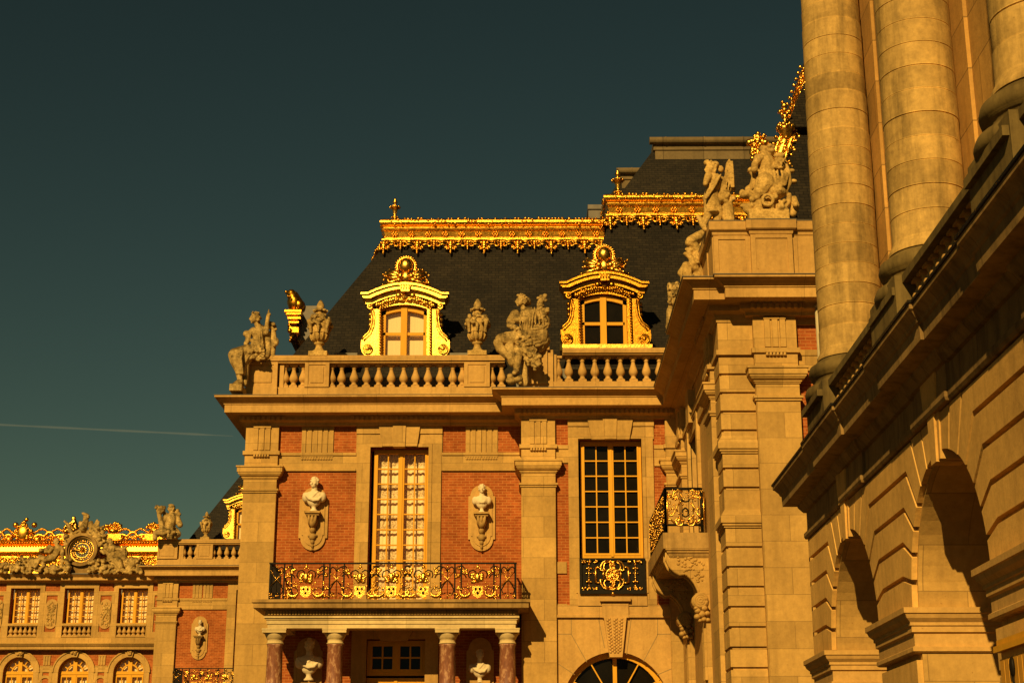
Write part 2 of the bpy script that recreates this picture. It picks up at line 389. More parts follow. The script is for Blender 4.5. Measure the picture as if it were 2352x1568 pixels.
def casement(parent, x0, x1, z0, z1, y, cols, rows, curtain=None, mat='wood', fr=.07, st=.055, mu=.028, top=None, cx=None, cz=None, rr=None, mid=.085, name='window', pane='glass', sub=None):
    """two-leaved wooden window: frame mesh with a pane and a curtain as its own pieces"""
    mb = MB(); xm = (x0+x1)/2
    mb.box(x0, x0+fr, y-.05, y+.05, z0, z1); mb.box(x1-fr, x1, y-.05, y+.05, z0, z1); mb.box(x0+fr, x1-fr, y-.05, y+.05, z1-fr, z1); mb.box(x0+fr, x1-fr, y-.05, y+.05, z0, z0+fr)
    mb.box(xm-mid/2, xm+mid/2, y-.085, y+.04, z0+fr*.5, z1-fr*.5)
    for a, b in ((x0+fr, xm-mid/2), (xm+mid/2, x1-fr)):
        mb.box(a, a+st, y-.065, y+.03, z0+fr, z1-fr); mb.box(b-st, b, y-.065, y+.03, z0+fr, z1-fr)
        mb.box(a+st, b-st, y-.065, y+.03, z1-fr-st, z1-fr); mb.box(a+st, b-st, y-.065, y+.03, z0+fr, z0+fr+st*1.4)
        ia, ib, iz0, iz1 = a+st, b-st, z0+fr+st*1.4, z1-fr-st
        for i in range(1, cols): c = ia+(ib-ia)*i/cols; mb.box(c-mu/2, c+mu/2, y-.05, y+.02, iz0, iz1)
        for j in range(1, rows): c = iz0+(iz1-iz0)*j/rows; mb.box(ia, ib, y-.045, y+.02, c-mu/2, c+mu/2)
    o = mb.build(name, M[mat], parent)
    g = MB(); g.add([(x0+.02, y+.01, z0+.02), (x1-.02, y+.01, z0+.02), (x1-.02, y+.01, z1-.02), (x0+.02, y+.01, z1-.02)], [(0, 1, 2, 3)]); g.build('pane', M[pane], o)
    if curtain: curtainmesh(o, x0, x1, z0, z1, y+.16, curtain)
    return o
def curtainmesh(o, x0, x1, z0, z1, y, mat):
    c = MB(); n = 60; vs = []
    for i in range(n+1):
        f = i/n; yy = y+.018*math.sin(f*math.pi*22)+.01*math.sin(f*41+1)
        vs += [(x0+(x1-x0)*f, yy, z0), (x0+(x1-x0)*f, yy, z1)]
    c.add(vs, [(2*i, 2*i+2, 2*i+3, 2*i+1) for i in range(n)], True)
    c.build('curtain', M[mat], o, recalc=False)
def lacemat():
    m, t, b = nodes('embroidered_curtain'); pos, wv = wcoord(t)
    s = t.nodes.new('ShaderNodeSeparateXYZ'); t.links.new(pos, s.inputs[0])
    wv_ = t.nodes.new('ShaderNodeTexWave'); wv_.wave_type = 'BANDS'; wv_.bands_direction = 'Z'; wv_.inputs['Scale'].default_value = .37; wv_.inputs['Distortion'].default_value = 1.2; wv_.inputs['Detail'].default_value = 1
    t.links.new(pos, wv_.inputs[0])
    bm = ramp(t, wv_.outputs['Fac'], [(.5, (0, 0, 0)), (.6, (1, 1, 1))])
    n = noisen(t, pos, 13, 3, .55)
    lace = ramp(t, n, [(.42, (.44, .31, .12)), (.5, (.86, .68, .34)), (.58, (.44, .30, .12))])
    x = t.nodes.new('ShaderNodeMix'); x.data_type = 'RGBA'; x.inputs[6].default_value = (.86, .68, .34, 1)
    t.links.new(bm, x.inputs[0]); t.links.new(lace, x.inputs[7]); t.links.new(x.outputs[2], b.inputs['Base Color']); b.inputs['Roughness'].default_value = .9
    return m
M['lace'] = lacemat()
# ---------------------------------------------------------------- busts on brackets
def bust(label, c, s=1.0, turn=0.0, toga=True, mat='marble_white', group='marble busts on wall brackets', cut=False):
    """marble head and shoulders on a round socle; c = middle of the foot of the socle"""
    mb = MB(); C = Vector(c)
    def P(x, y, z): return C+Vector((x, y, z))*s
    E = lambda x, y, z, a, b=None, d=None: mb.ell(P(x, y, z), a*s, (b or a)*s, (d or a)*s, 12, 9)
    mb.lathe(C, [(0.0, 0), (.105*s, 0), (.105*s, .03*s), (.075*s, .05*s), (.055*s, .09*s), (.06*s, .14*s), (.085*s, .16*s), (0, .16*s)], 14)
    E(0, 0, .27, .17, .12, .15); E(0, -.01, .38, .25, .14, .15); E(-.2, .01, .37, .10, .11, .13); E(.2, .01, .37, .10, .11, .13)
    E(0, -.05, .34, .17, .11, .13)
    mb.limb([P(0, .0, .45), P(0, -.01, .60)], [.09*s, .072*s], 10)
    hx = .10*math.sin(turn); H = P(hx*.12, -.03, .70)
    def h(x, y, z): return H+Vector((x*math.cos(turn)-y*math.sin(turn), x*math.sin(turn)+y*math.cos(turn), z))*s
    def HE(x, y, z, a, b=None, d=None): mb.ell(h(x, y, z), a*s, (b or a)*s, (d or a)*s, 12, 9)
    HE(0, 0, .03, .098, .115, .125); HE(0, -.035, -.045, .068, .075, .075); HE(0, -.085, -.085, .028, .03, .025)
    mb.limb([h(0, -.112, .04), h(0, -.135, -.015)], [.014*s, .021*s], 6)
    HE(0, -.105, .055, .07, .022, .014); HE(0, -.108, -.053, .034, .014, .010)
    for q in (-1, 1): HE(q*.095, .0, .0, .016, .03, .04); HE(q*.055, -.085, -.01, .03, .025, .03)
    for k in range(26):
        a = random.uniform(0, 2*math.pi); e = random.uniform(.15, 1.3)
        if math.sin(a) < -.3 and e < .75: continue
        HE(.10*math.cos(a)*math.cos(e), .115*math.sin(a)*math.cos(e)+.012, .045+.115*math.sin(e), .030)
    if toga:
        for k in range(5):
            f = k/4
            mb.tube([P(-.27+.05*f, -.02, .46-.04*f), P(-.16+.04*f, -.13, .36-.06*f), P(-.02+.02*f, -.165, .27-.05*f+.03), P(.13, -.145, .30-.03*f), P(.24-.02*f, -.05, .42-.02*f)], .021*s, 6)
        mb.tube([P(.10, -.10, .50), P(.02, -.15, .40), P(-.10, -.15, .28)], .026*s, 6)
    else:
        for k in range(4):
            f = k/3
            mb.tube([P(-.2+.03*f, -.06, .45-.06*f), P(-.05, -.15, .33-.05*f), P(.07, -.15, .33-.05*f), P(.2-.03*f, -.06, .45-.06*f)], .017*s, 6)
    o = mb.sculpt('bust', M[mat], None, C, vox=.014*s, smooth=1)
    return tag(o, label, 'bust', group)
def bracket(parent, xc, yw, ztop, zbot, wid, hgt):
    """round-ended stone plaque on the wall with the carved console that carries the bust"""
    mb = MB(); w2 = wid/2; z0, z1 = zbot, zbot+hgt; poly = []
    for i in range(13): a = math.pi*i/12; poly.append((xc+w2*.86*math.cos(a), z1-w2*.86+w2*.86*math.sin(a)))
    poly += [(xc-w2, z1-w2*.86), (xc-w2, z0+w2*.86)]
    for i in range(13): a = math.pi+math.pi*i/12; poly.append((xc+w2*.86*math.cos(a), z0+w2*.86+w2*.86*math.sin(a)))
    poly += [(xc+w2, z0+w2*.86), (xc+w2, z1-w2*.86)]
    mb.prism(poly, 'y', yw-.06, yw+.02)
    k = .78
    mb.prism([(xc+(x-xc)*k, (z0+z1)/2+(z-(z0+z1)/2)*.86) for x, z in poly], 'y', yw-.085, yw-.05)
    mb.build('bust_plaque', M['trim'], parent)
    mb = MB(); b = ztop
    mb.box(xc-.20, xc+.20, yw-.38, yw-.02, b-.05, b); mb.box(xc-.17, xc+.17, yw-.33, yw-.02, b-.10, b-.05)
    mb.ell((xc, yw-.18, b-.24), .13, .15, .17); mb.ell((xc, yw-.12, b-.42), .085, .10, .13)
    for q in (-.09, 0, .09): mb.tube([(xc+q, yw-.30, b-.11), (xc+q*.9, yw-.32, b-.22), (xc+q*.6, yw-.2, b-.38)], .034, 6)
    mb.ell((xc, yw-.10, b-.62), .10, .09, .10); mb.ell((xc, yw-.09, b-.75), .055, .06, .07); mb.ell((xc, yw-.08, b-.86), .038, .05, .06); mb.ell((xc, yw-.08, b-.95), .03)
    for k in range(10):
        a = math.pi*k/9; mb.ell((xc+.10*math.cos(a), yw-.10-.05*math.sin(a), b-.60), .03)
    mb.build('bust_bracket', M['weathered'], parent)
# ---------------------------------------------------------------- urns
def urn(c, h, label, group, seed=1):
    rnd = random.Random(seed); k = h/1.3; C = Vector(c)
    t = thing('stone_urn', C, label, 'urn', group)
    mb = MB(); mb.box(C.x-.20*k, C.x+.20*k, C.y-.20*k, C.y+.20*k, C.z, C.z+.10*k)
    mb.lathe(C, [(r*k, z*k) for r, z in [(.02, .10), (.17, .10), (.165, .13), (.10, .17), (.07, .24), (.075, .28), (.115, .30), (.115, .325), (.08, .33), (.10, .35), (.17, .42), (.185, .50), (.175, .53), (.195, .535), (.195, .56), (.18, .57), (.195, .62), (.215, .72), (.225, .80), (.15, .86), (.10, .90), (.085, .95), (.10, .98), (.105, 1.0), (.09, 1.02), (.02, 1.03)]], 18)
    for i in range(12):
        a = 2*math.pi*i/12
        mb.tube([C+Vector((r*k*math.cos(a), r*k*math.sin(a), z*k)) for r, z in ((.10, .36), (.165, .40), (.195, .47), (.19, .53))], .022*k, 5)
    mb.build('urn_body', M['statue_clean'], t)
    mb = MB()
    for i in range(90):
        a = rnd.uniform(0, 2*math.pi); z = rnd.uniform(.70, .93); r = .27-(z-.70)*.42
        mb.ell(C+Vector((r*k*math.cos(a), r*k*math.sin(a), z*k)), rnd.uniform(.026, .048)*k, nu=7, nv=5)
    for i in range(4):
        a = math.pi/4+math.pi/2*i
        for j in range(6):
            mb.ell(C+Vector(((.285-.012*j)*k*math.cos(a), (.285-.012*j)*k*math.sin(a), (.76-.045*j)*k)), (.062-.008*j)*k, nu=7, nv=5)
    for i in range(3):
        a = -math.pi/2+(i-1)*.9
        for j in range(4): mb.ell(C+Vector(((.235)*k*math.cos(a), .235*k*math.sin(a), (.68-.05*j)*k)), (.045-.007*j)*k, nu=7, nv=5)
    mb.sculpt('flower_garland', M['statue'], t, vox=.013*k, smooth=1)
    mb = MB()
    for i in range(9):
        a = 2*math.pi*i/9; mb.ell(C+Vector((.10*k*math.cos(a), .10*k*math.sin(a), 1.06*k)), .05*k, .05*k, .035*k, 8, 6)
        mb.ell(C+Vector((.145*k*math.cos(a), .145*k*math.sin(a), 1.055*k)), .03*k, nu=7, nv=5)
    mb.lathe(C, [(.02*k, 1.03*k), (.09*k, 1.06*k), (.075*k, 1.12*k), (.09*k, 1.16*k), (.07*k, 1.22*k), (.03*k, 1.29*k), (.01*k, 1.31*k)], 12)
    mb.build('urn_finial', M['statue'], t)
    return t
# ---------------------------------------------------------------- gilded roof finial, a vase on a stem
def finial(parent, c, h):
    mb = MB(); k = h; C = Vector(c)
    mb.box(C.x-.14*k, C.x+.14*k, C.y-.14*k, C.y+.14*k, C.z-.02, C.z+.10*k)
    mb.lathe(C, [(r*k, z*k) for r, z in [(.02, .10), (.07, .10), (.05, .15), (.045, .18), (.12, .21), (.125, .25), (.06, .29), (.065, .35), (.09, .48), (.11, .56), (.19, .62), (.20, .66), (.10, .68), (.05, .72), (.045, .78), (.085, .82), (.09, .87), (.05, .91), (.065, .94), (.03, 1.0), (.005, 1.01)]], 14)
    for i in range(10):
        a = 2*math.pi*i/10; mb.ell(C+Vector((.19*k*math.cos(a), .19*k*math.sin(a), .635*k)), .035*k, nu=6, nv=5)
        mb.ell(C+Vector((.12*k*math.cos(a), .12*k*math.sin(a), .23*k)), .022*k, nu=6, nv=5)
    return mb.build('roof_finial', M['gold_fine'], parent)
# ---------------------------------------------------------------- gilded ridge crest with hanging lambrequin
CREST = [(-.35, 0), (.10, 0), (.13, .02), (.13, .06), (.09, .08), (.04, .10), (.03, .14), (.07, .30), (.12, .36), (.13, .40), (.09, .42), (.08, .46), (.12, .47), (.17, .50), (.20, .56), (.19, .62), (.14, .68), (.06, .72), (-.35, .72)]
def crest(parent, path, z, k=1.0):
    mb = MB(); mb.sweep(path, [(o*k, z+h*k) for o, h in CREST])
    for i in range(len(path)-1):
        a, b = Vector(path[i]), Vector(path[i+1]); L = (b-a).length; d = (b-a)/L; nrm = Vector((d.y, -d.x))
        n = int(L/(.48*k))
        for j in range(n):
            p = a+d*(L*(j+.5)/n)+nrm*.06*k
            for q in range(6):
                th = q*math.pi/3; mb.ell((p.x+d.x*.075*k*math.cos(th), p.y+d.y*.075*k*math.cos(th), z+.22*k+.055*k*math.sin(th)), .038*k, nu=6, nv=5)
            mb.ell((p.x, p.y, z+.22*k), .035*k, nu=6, nv=5)
        n = int(L/(.10*k)); rnd = random.Random(i+3)
        for j in range(n):        # carved garland bound round the roll
            p = a+d*(L*(j+.5)/n)
            if (j % 11) in (0,): continue
            for q in range(2):
                th = rnd.uniform(-.9, 1.2); o = .07+.12*math.cos(th)
                mb.ell((p.x+nrm.x*o*k, p.y+nrm.y*o*k, z+(.59+.12*math.sin(th))*k), rnd.uniform(.03, .055)*k, nu=6, nv=5)
    return mb.build('gilded_crest', M['gold_crest'], parent)
def lambrequin(parent, p0, p1, slope, k=1.0, half=.48, name='gilded_lambrequin'):
    """pierced gilded fringe on the slates below the crest: palmette pendants and paired scrolls in turn; slope = unit vector down the roof"""
    mb = MB(); a, b = Vector(p0), Vector(p1); L = (b-a).length; d = (b-a)/L; dn = Vector(slope); out = dn.cross(d); 
    if out.z < 0: out = -out
    def P(s, t, o=.05): return a+d*s+dn*(t*k)+out*(o*k)
    half *= k; n = max(1, round(L/half)); half = L/n
    B = lambda s, t, r, o=.05: mb.ell(P(s, t, o), r*k, nu=7, nv=5)
    for i in range(n+1):
        s = i*half
        if i % 2 == 0:
            for q in range(7):
                th = math.pi*(q/6); B(s+.13*k*math.cos(th), .30+.10*math.sin(th), .038)
            B(s, .14, .085, .04); B(s, .26, .10, .04); B(s, .36, .07, .05); B(s, .47, .035); B(s, .54, .045); B(s, .60, .03)
            for q in (-1, 1): B(s+q*.09*k, .12, .05); B(s+q*.16*k, .34, .045); B(s+q*.11*k, .41, .035)
        else:
            for q in (-1, 1):
                mb.tube([P(s+q*k*x, t) for x, t in ((.02, .10), (.09, .05), (.17, .10), (.19, .20), (.15, .28), (.08, .27), (.07, .19), (.10, .15))], .030*k, 6)
            B(s, .10, .06); B(s, .2, .05); B(s, .29, .04); B(s, .36, .035); B(s, .42, .022)
        if i < n:
            for t in (.05, .20): mb.tube([P(s+.13*k, t+.02), P(s+half/2, t+(.03 if t < .1 else -.02)), P(s+half-.13*k, t+.02)], .026*k, 6)
            mb.tube([P(s+half*f, .0) for f in (0, .5, 1)], .03*k, 6)
    return mb.build(name, M['gold_crest'], parent)
# ---------------------------------------------------------------- gilded dormer
zd = zoom(1260, 860, .2486)
def dormer(parent, off, Y, lit, scale=1.0, gm='gold', only=None):
    """measured on the first dormer (front plane Y=41.05); off moves the copy"""
    Y0 = 41.05; O = AT(zd, 590, 1520, Y0)
    def Q(x, y, dy=0):
        p = AT(zd, x, y, Y0); q = (p-O)*scale; return Vector((off[0]+q.x, Y+dy*scale, off[2]+q.z))
    def S(x): return 590+(x-590)
    mb = MB()
    side = [(215, 1530), (215, 870), (130, 870), (150, 1000), (135, 1100), (100, 1190), (40, 1250), (-5, 1275), (-25, 1300), (-30, 1400), (-10, 1470), (30, 1520), (80, 1530)]
    for m in (1, -1):
        poly = [(590+m*(x-590)*1.0, y) for x, y in side]
        mb.prism([(Q(x, y).x, Q(x, y).z) for x, y in poly], 'y', Y-.10*scale, Y+.35*scale)
        X = lambda x: 590+m*(x-590)
        for r in (64, 42, 20):                                      # volute
            pts = [Q(X(65+r*math.cos(a)), 1425+r*math.sin(a), -.13) for a in [i*math.pi/7 for i in range(15)]]
            mb.tube(pts, (.022 if r > 30 else .03)*scale, 6)
        mb.ell(Q(X(65), 1425, -.13), .05*scale)
        mb.tube([Q(X(x), y, -.11) for x, y in ((150, 880), (165, 1000), (150, 1110), (110, 1210), (40, 1275), (15, 1310))], .024*scale, 6)
        mb.tube([Q(X(x), y, -.11) for x, y in ((118, 880), (128, 1010), (115, 1110), (80, 1190), (10, 1250), (-15, 1290))], .024*scale, 6)
        for y in range(925, 1180, 72):                               # hanging drops
            mb.ell(Q(X(98), y, .05), .065*scale, nu=8, nv=6)
        for y in range(870, 1530, 38): mb.ell(Q(X(240), y, -.13), .036*scale, nu=8, nv=6)
        mb.box(min(Q(X(215), 0).x, Q(X(270), 0).x), max(Q(X(215), 0).x, Q(X(270), 0).x), Y-.09*scale, Y+.35*scale, Q(0, 1530).z, Q(0, 830).z)
        for r in (34, 18): mb.tube([Q(X(100+r*math.cos(a)), 838+r*math.sin(a), -.14) for a in [i*math.pi/5 for i in range(11)]], .03*scale, 6)
        mb.ell(Q(X(100), 838, -.14), .05*scale)
    # curved cornice: polygon bands, each prouder than the one below
    def arc(dy, x0, x1, base_y, rise, flat):
        pts = []
        for i in range(25):
            f = i/24; x = x0+(x1-x0)*f; u = abs(f-.5)*2
            y = base_y if u > 1-flat else base_y-rise*math.cos(u/(1-flat)*math.pi/2)**.9
            pts.append((x, y))
        return pts
    def band(top, bot, d0, d1):
        a, b = arc(0, *top), arc(0, *bot)
        for i in range(24):
            mb.prism([(Q(*a[i]).x, Q(*a[i]).z), (Q(*a[i+1]).x, Q(*a[i+1]).z), (Q(*b[i+1]).x, Q(*b[i+1]).z), (Q(*b[i]).x, Q(*b[i]).z)], 'y', Y-d0*scale, Y+d1*scale)
    band((-20, 1200, 665, 140, .16), (-20, 1200, 690, 136, .16), .30, .4)
    band((-5, 1185, 690, 136, .16), (0, 1180, 722, 132, .16), .24, .4)
    band((15, 1165, 722, 132, .16), (20, 1160, 742, 130, .16), .28, .4)
    band((35, 1145, 742, 130, .16), (40, 1140, 800, 125, .16), .13, .4)
    # architrave arch over the window with garland and beads
    for i in range(28):
        f = i/27; x = 200+780*f; u = abs(f-.5)*2; y = 845-95*math.cos(u*math.pi/2)
        for q in range(2): mb.ell(Q(x+random.uniform(-8, 8), y-22+random.uniform(-22, 18), -.14), random.uniform(.035, .06)*scale, nu=7, nv=5)
    for i in range(22):
        f = i/21; x = 250+680*f; u = abs(f-.5)*2; mb.ell(Q(x, 842-88*math.cos(u*math.pi/2), -.12), .034*scale, nu=7, nv=5)
    for i in range(20):
        fa, fb = i/20, (i+1)/20
        def ya(f, b, r): return b-r*math.cos(abs(f-.5)*2*math.pi/2)
        xa, xb = 215+750*fa, 215+750*fb
        mb.prism([(Q(xa, ya(fa, 800, 125)).x, Q(0, ya(fa, 800, 125)).z), (Q(xb, 0).x, Q(0, ya(fb, 800, 125)).z), (Q(xb, 0).x, Q(0, ya(fb, 880, 78)).z), (Q(xa, 0).x, Q(0, ya(fa, 880, 78)).z)], 'y', Y-.09*scale, Y+.3*scale)
    ks = [Q(525, 560), Q(670, 560), Q(655, 660), Q(540, 660)]
    mb.prism([(p.x, p.z) for p in ks], 'y', Y-.36*scale, Y)
    for q in (545, 580, 615, 650): mb.tube([Q(q, 570, -.37), Q(q, 650, -.33)], .026*scale, 6)
    for q in (500, 695): mb.ell(Q(q, 690, -.16), .085*scale)
    mb.ell(Q(597, 700, -.14), .10*scale, .06*scale, .08*scale)
    front = mb.build('gilded_dormer', M[gm], parent)
    # crowning ornament: mirror ball in a beaded halo between palm sprays
    mb = MB()
    C = Q(605, 290, -.22); mb.ell(C, .19*scale, .17*scale, .22*scale, 20, 14)
    mb.ell(Q(605, 440, -.2), .16*scale, .12*scale, .2*scale, 14, 9)
    for i in range(19):
        a = R(-35)+R(250)*i/18; p = C+Vector((.285*math.cos(a), .05, .30*math.sin(a)))*scale
        mb.ell(p, .042*scale, nu=8, nv=6)
    mb.tube([C+Vector((.25*math.cos(a), .06, .27*math.sin(a)))*scale for a in [R(-35)+R(250)*i/18 for i in range(19)]], .045*scale, 6)
    for m in (1, -1):
        for (x, y, r) in ((830, 345, .075), (880, 385, .07), (870, 450, .075), (800, 510, .08), (925, 545, .06), (760, 395, .085)):
            mb.limb([Q(605+m*70, 470, -.2), Q(605+m*(x-605)*.5, (470+y)/2+6, -.28), Q(605+m*(x-605), y, -.2)], [.05*scale, r*scale, r*.75*scale], 7)
        for q in range(10): mb.ell(Q(605+m*random.uniform(90, 330), random.uniform(350, 530), -.27), .04*scale, nu=6, nv=5)
    mb.build('dormer_crown', M['gold_fine'], front)
    # window
    mb = MB(); L, Rr, T, Bt, mid = 300, 880, 905, 1530, 590
    def bx(xa, xb, ya, yb, d0, d1): mb.box(Q(xa, 0).x, Q(xb, 0).x, Y+d0*scale, Y+d1*scale, Q(0, yb).z, Q(0, ya).z)
    bx(L-30, L+38, 850, 1530, .05, .14); bx(Rr-22, Rr+26, 850, 1530, .05, .14); bx(548, 632, 840, 1530, .0, .12); bx(L, Rr, 1172, 1212, .05, .12)
    for i in range(16):
        fa, fb = i/16, (i+1)/16; xa, xb = L-30+(Rr-L+56)*fa, L-30+(Rr-L+56)*fb
        yy = lambda f: 880-70*math.cos(abs(f-.5)*2*math.pi/2)
        mb.prism([(Q(xa, 0).x, Q(0, yy(fa)).z), (Q(xb, 0).x, Q(0, yy(fb)).z), (Q(xb, 0).x, Q(0, yy(fb)+62).z), (Q(xa, 0).x, Q(0, yy(fa)+62).z)], 'y', Y+.05*scale, Y+.14*scale)
    wn = mb.build('dormer_window', M['wood'], front)
    g = MB(); g.box(Q(L-28, 0).x, Q(Rr+24, 0).x, Y+.13*scale, Y+.135*scale, Q(0, 1530).z, Q(0, 820).z); g.build('pane', M['glass' if lit else 'darkglass'], wn)
    if lit:
        c = MB(); a, b = Q(L-28, 1530), Q(Rr+24, 840); y = Y+.22*scale
        c.box(a.x, b.x, y, y+.02, a.z, b.z); c.build('curtain', M['curtain'], wn)
    # body of the dormer running back into the roof
    mb = MB(); a, b = Q(150, 1530), Q(1030, 1530); T0 = Q(590, 640).z; T1 = Q(150, 760).z
    mb.prism([(a.x, a.z), (b.x, a.z), (b.x, T1), ((a.x+b.x)/2+.4*scale, T0), ((a.x+b.x)/2-.4*scale, T0), (a.x, T1)], 'y', Y+.34*scale, Y+2.6*scale)
    mb.build('dormer_body', M['lead'], front)
    return front
# ================================================================ ground
gm = MB(); gm.box(-600, 600, -300, 900, -.5, 0)
tag(gm.build('ground', M['pave']), None, None, kind='structure')
M['joint'] = simple('mortar_line', (.26, .18, .07), .9)
BAL = baluster_mesh()
# ================================================================ the near pavilion
YA_, YB_ = 40.0, 39.3                      # wall of the recessed bay, wall of the projecting right bay
A = thing('brick_pavilion', (0, YA_, 0), 'red brick and pale stone pavilion with white busts, columned porch and gold-trimmed slate roof', 'building')
def ax(x, y, Y=YA_, z=z2): return AT(z, x, y, Y).x
def az(y, Y=YA_, z=z2, x=1000): return AT(z, x, y, Y).z
xl0, xl1 = ax(182, 970, 39.85), ax(408, 970, 39.85)           # left pilaster
xr0, xr1 = PY(1808.3/1.5102, 1690/1.5102, 39.15).x, PY(1927/1.5102, 1690/1.5102, 39.15).x
XR = 6.0                                                       # hidden end behind the side wing
wx0, wx1 = ax(1042, 1000), ax(1441, 1000); wz1 = az(690)
FLOOR = AT(z3, 1000, 757, 38.0).z                              # top of the balcony slab
wzb = FLOOR+.02
# brick wall
mb = MB()
dx0, dx1 = AT(z3, 1010, 1200, 40).x, AT(z3, 1430, 1200, 40).x; dz1 = AT(z3, 1200, 1010, 40).z
wallgrid(mb, xl1-.1, xr0+.1, 0, 11.5, YA_, YA_+.45, [(wx0, wx1, wzb, wz1), (dx0, dx1, 0, dz1)])
mb.build('brick_wall', M['brick'], A)
mb = MB()
w2x0, w2x1 = AT(z6, 930, 1000, 39.3).x, AT(z6, 1506, 1000, 39.3).x; w2z1 = AT(z6, 1200, 714, 39.3).z; w2z0 = AT(z7, 800, 655, 39.3).z
acx, acz, ar = AT(z7, 826, 1488, 39.3).x, AT(z7, 826, 1488, 39.3).z, 370*.4677/1.5102*39.3/FPX*1.035
strz = AT(z7, 600, 745, 39.3).z
wallgrid(mb, xr1-.1, XR, strz, 11.5, YB_, YB_+.45, [(w2x0, w2x1, w2z0, w2z1)])
mb.build('brick_wall', M['brick'], A)
# stone dressings
mb = MB()
pilaster(mb, xl0, xl1, 39.85, 41.0); pilaster(mb, xr0, xr1, 39.15, 40.6)
pilaster(mb, ax(1722, 800, 39.15, z6), ax(1722, 800, 39.15, z6)+.92, 39.15, 39.8)
ban0, ban1 = az(848), az(738)
def band(x0, x1, y, z0, z1, d): mb.box(x0, x1, y-d, y+.05, z0, z1)
sx0, sx1 = ax(948, 1100), ax(1527, 1100)                       # window surround
ex0, ex1 = ax(955, 650), ax(1538, 650)
band(xl1, sx0, YA_, ban0, ban1, .04); band(sx1, xr0, YA_, ban0, ban1, .04)
for a, b in ((xl1, ex0), (ex1, xr0)):
    band(a, b, YA_, az(745), az(727), .075)
    for c0, c1, zz0, zz1 in ((a, b, az(850), az(832)),): band(c0, c1, YA_, zz0, zz1, .065)
band(sx0, wx0, YA_, wzb-.2, az(600), .06); band(wx1, sx1, YA_, wzb-.2, az(600), .06)
band(ex0, sx0-.002, YA_, az(745), az(600), .055); band(sx1+.002, ex1, YA_, az(745), az(600), .055)
band(ex0, ex1, YA_, az(600), az(548), .09)
band(sx0, sx1, YA_, wz1, az(602), .055)
for a, b, c, d in ((wx0-.09, wx0, wzb, wz1+.09), (wx1, wx1+.09, wzb, wz1+.09), (wx0, wx1, wz1, wz1+.09)): band(a, b, YA_, c, d, .085)
for q0, q1, q2, q3, d in ((1108, 1210, 1130, 1210, .15), (1205, 1293, 1207, 1287, .19), (1290, 1390, 1284, 1368, .15)):
    zt, zb_ = az(545), az(688 if d < .18 else 693)
    mb.prism([(ax(q0, 550), zt), (ax(q1, 550), zt), (ax(q3, 685), zb_), (ax(q2, 685), zb_)], 'y', YA_-d, YA_+.05)
for q in (636, 745, 1750, 1860): triglyph(mb, ax(q, 640), YA_, .41, az(727), az(550))
# right bay
for c in ((AT(z6, 838, 900, 39.3).x, w2x0), (w2x1, AT(z6, 1608, 900, 39.3).x)):
    band(c[0], c[1], YB_, strz+.01, AT(z6, 0, 600, 39.3).z, .06)
e0, e1 = AT(z6, 838, 700, 39.3).x, AT(z6, 1612, 700, 39.3).x
band(e0, e1, YB_, w2z1, AT(z6, 0, 602, 39.3).z, .055); band(e0-.01, e1+.01, YB_, AT(z6, 0, 602, 39.3).z, 11.40, .09)
band(xr1, e0, YB_, AT(z6, 0, 930, 39.3).z, AT(z6, 0, 800, 39.3).z, .045); band(e1, XR, YB_, AT(z6, 0, 960, 39.3).z, AT(z6, 0, 800, 39.3).z, .045)
band(xr1, e0, YB_, 10.61, 10.71, .075); band(e1, XR, YB_, 10.61, 10.71, .075)
for a, b, c, d in ((w2x0-.09, w2x0, w2z0, w2z1+.09), (w2x1, w2x1+.09, w2z0, w2z1+.09), (w2x0, w2x1, w2z1, w2z1+.09)): band(a, b, YB_, c, d, .085)
for q0, q1, q2, q3, d in ((1008, 1150, 1048, 1168, .15), (1147, 1277, 1166, 1272, .19), (1275, 1425, 1270, 1390, .15)):
    mb.prism([(AT(z6, q0, 540, 39.3).x, 11.42), (AT(z6, q1, 540, 39.3).x, 11.42), (AT(z6, q3, 715, 39.3).x, w2z1-.03), (AT(z6, q2, 715, 39.3).x, w2z1-.03)], 'y', YB_-d, YB_+.05)
for (za, zb_) in ((425, 510), (735, 800)):                      # stone panels beside and below the balconette
    band(xr1, AT(z7, 462, 600, 39.3).x, YB_, AT(z7, 0, zb_, 39.3).z, AT(z7, 0, za, 39.3).z, .045)
mb.build('stone_dressings', M['stone'], A)
# lower part of the right bay: plain ashlar with a round-headed doorway
mb = MB()
archpanel(mb, xr1-.1, XR, 0, strz, acx, acz, ar, YB_-.03, YB_+.45)
mb.box(xr1, XR, YB_-.068, YB_-.03, AT(z7, 0, 832, 39.3).z, strz); mb.box(xr1, XR, YB_-.11, YB_-.03, AT(z7, 0, 832, 39.3).z-.02, AT(z7, 0, 818, 39.3).z)
mb.box(w2x0-.05, w2x1+.05, YB_-.10, YB_, strz-.02, w2z0); mb.box(AT(z7, 705, 700, 39.3).x, AT(z7, 932, 700, 39.3).x, YB_-.22, YB_, AT(z7, 0, 722, 39.3).z, AT(z7, 0, 690, 39.3).z)
k0, k1 = AT(z7, 735, 840, 39.3), AT(z7, 902, 840, 39.3); k2, k3 = AT(z7, 778, 1132, 39.3), AT(z7, 872, 1132, 39.3)
mb.box(AT(z7, 722, 780, 39.3).x, AT(z7, 918, 780, 39.3).x, YB_-.13, YB_, k0.z, AT(z7, 0, 735, 39.3).z)
mb.prism([(k0.x, k0.z), (k1.x, k0.z), (k3.x, k3.z), (k2.x, k3.z)], 'y', YB_-.16, YB_+.3)
for q in (768, 820, 862):
    for j in range(22):
        f = j/21; p = AT(z7, q+(826-q)*f*.42, 850+f*245, 39.3); mb.ell((p.x+.025*(-1)**j, YB_-.16, p.z), .036, nu=6, nv=4)
mb.build('ashlar_wall', M['trim'], A)
mb = MB()
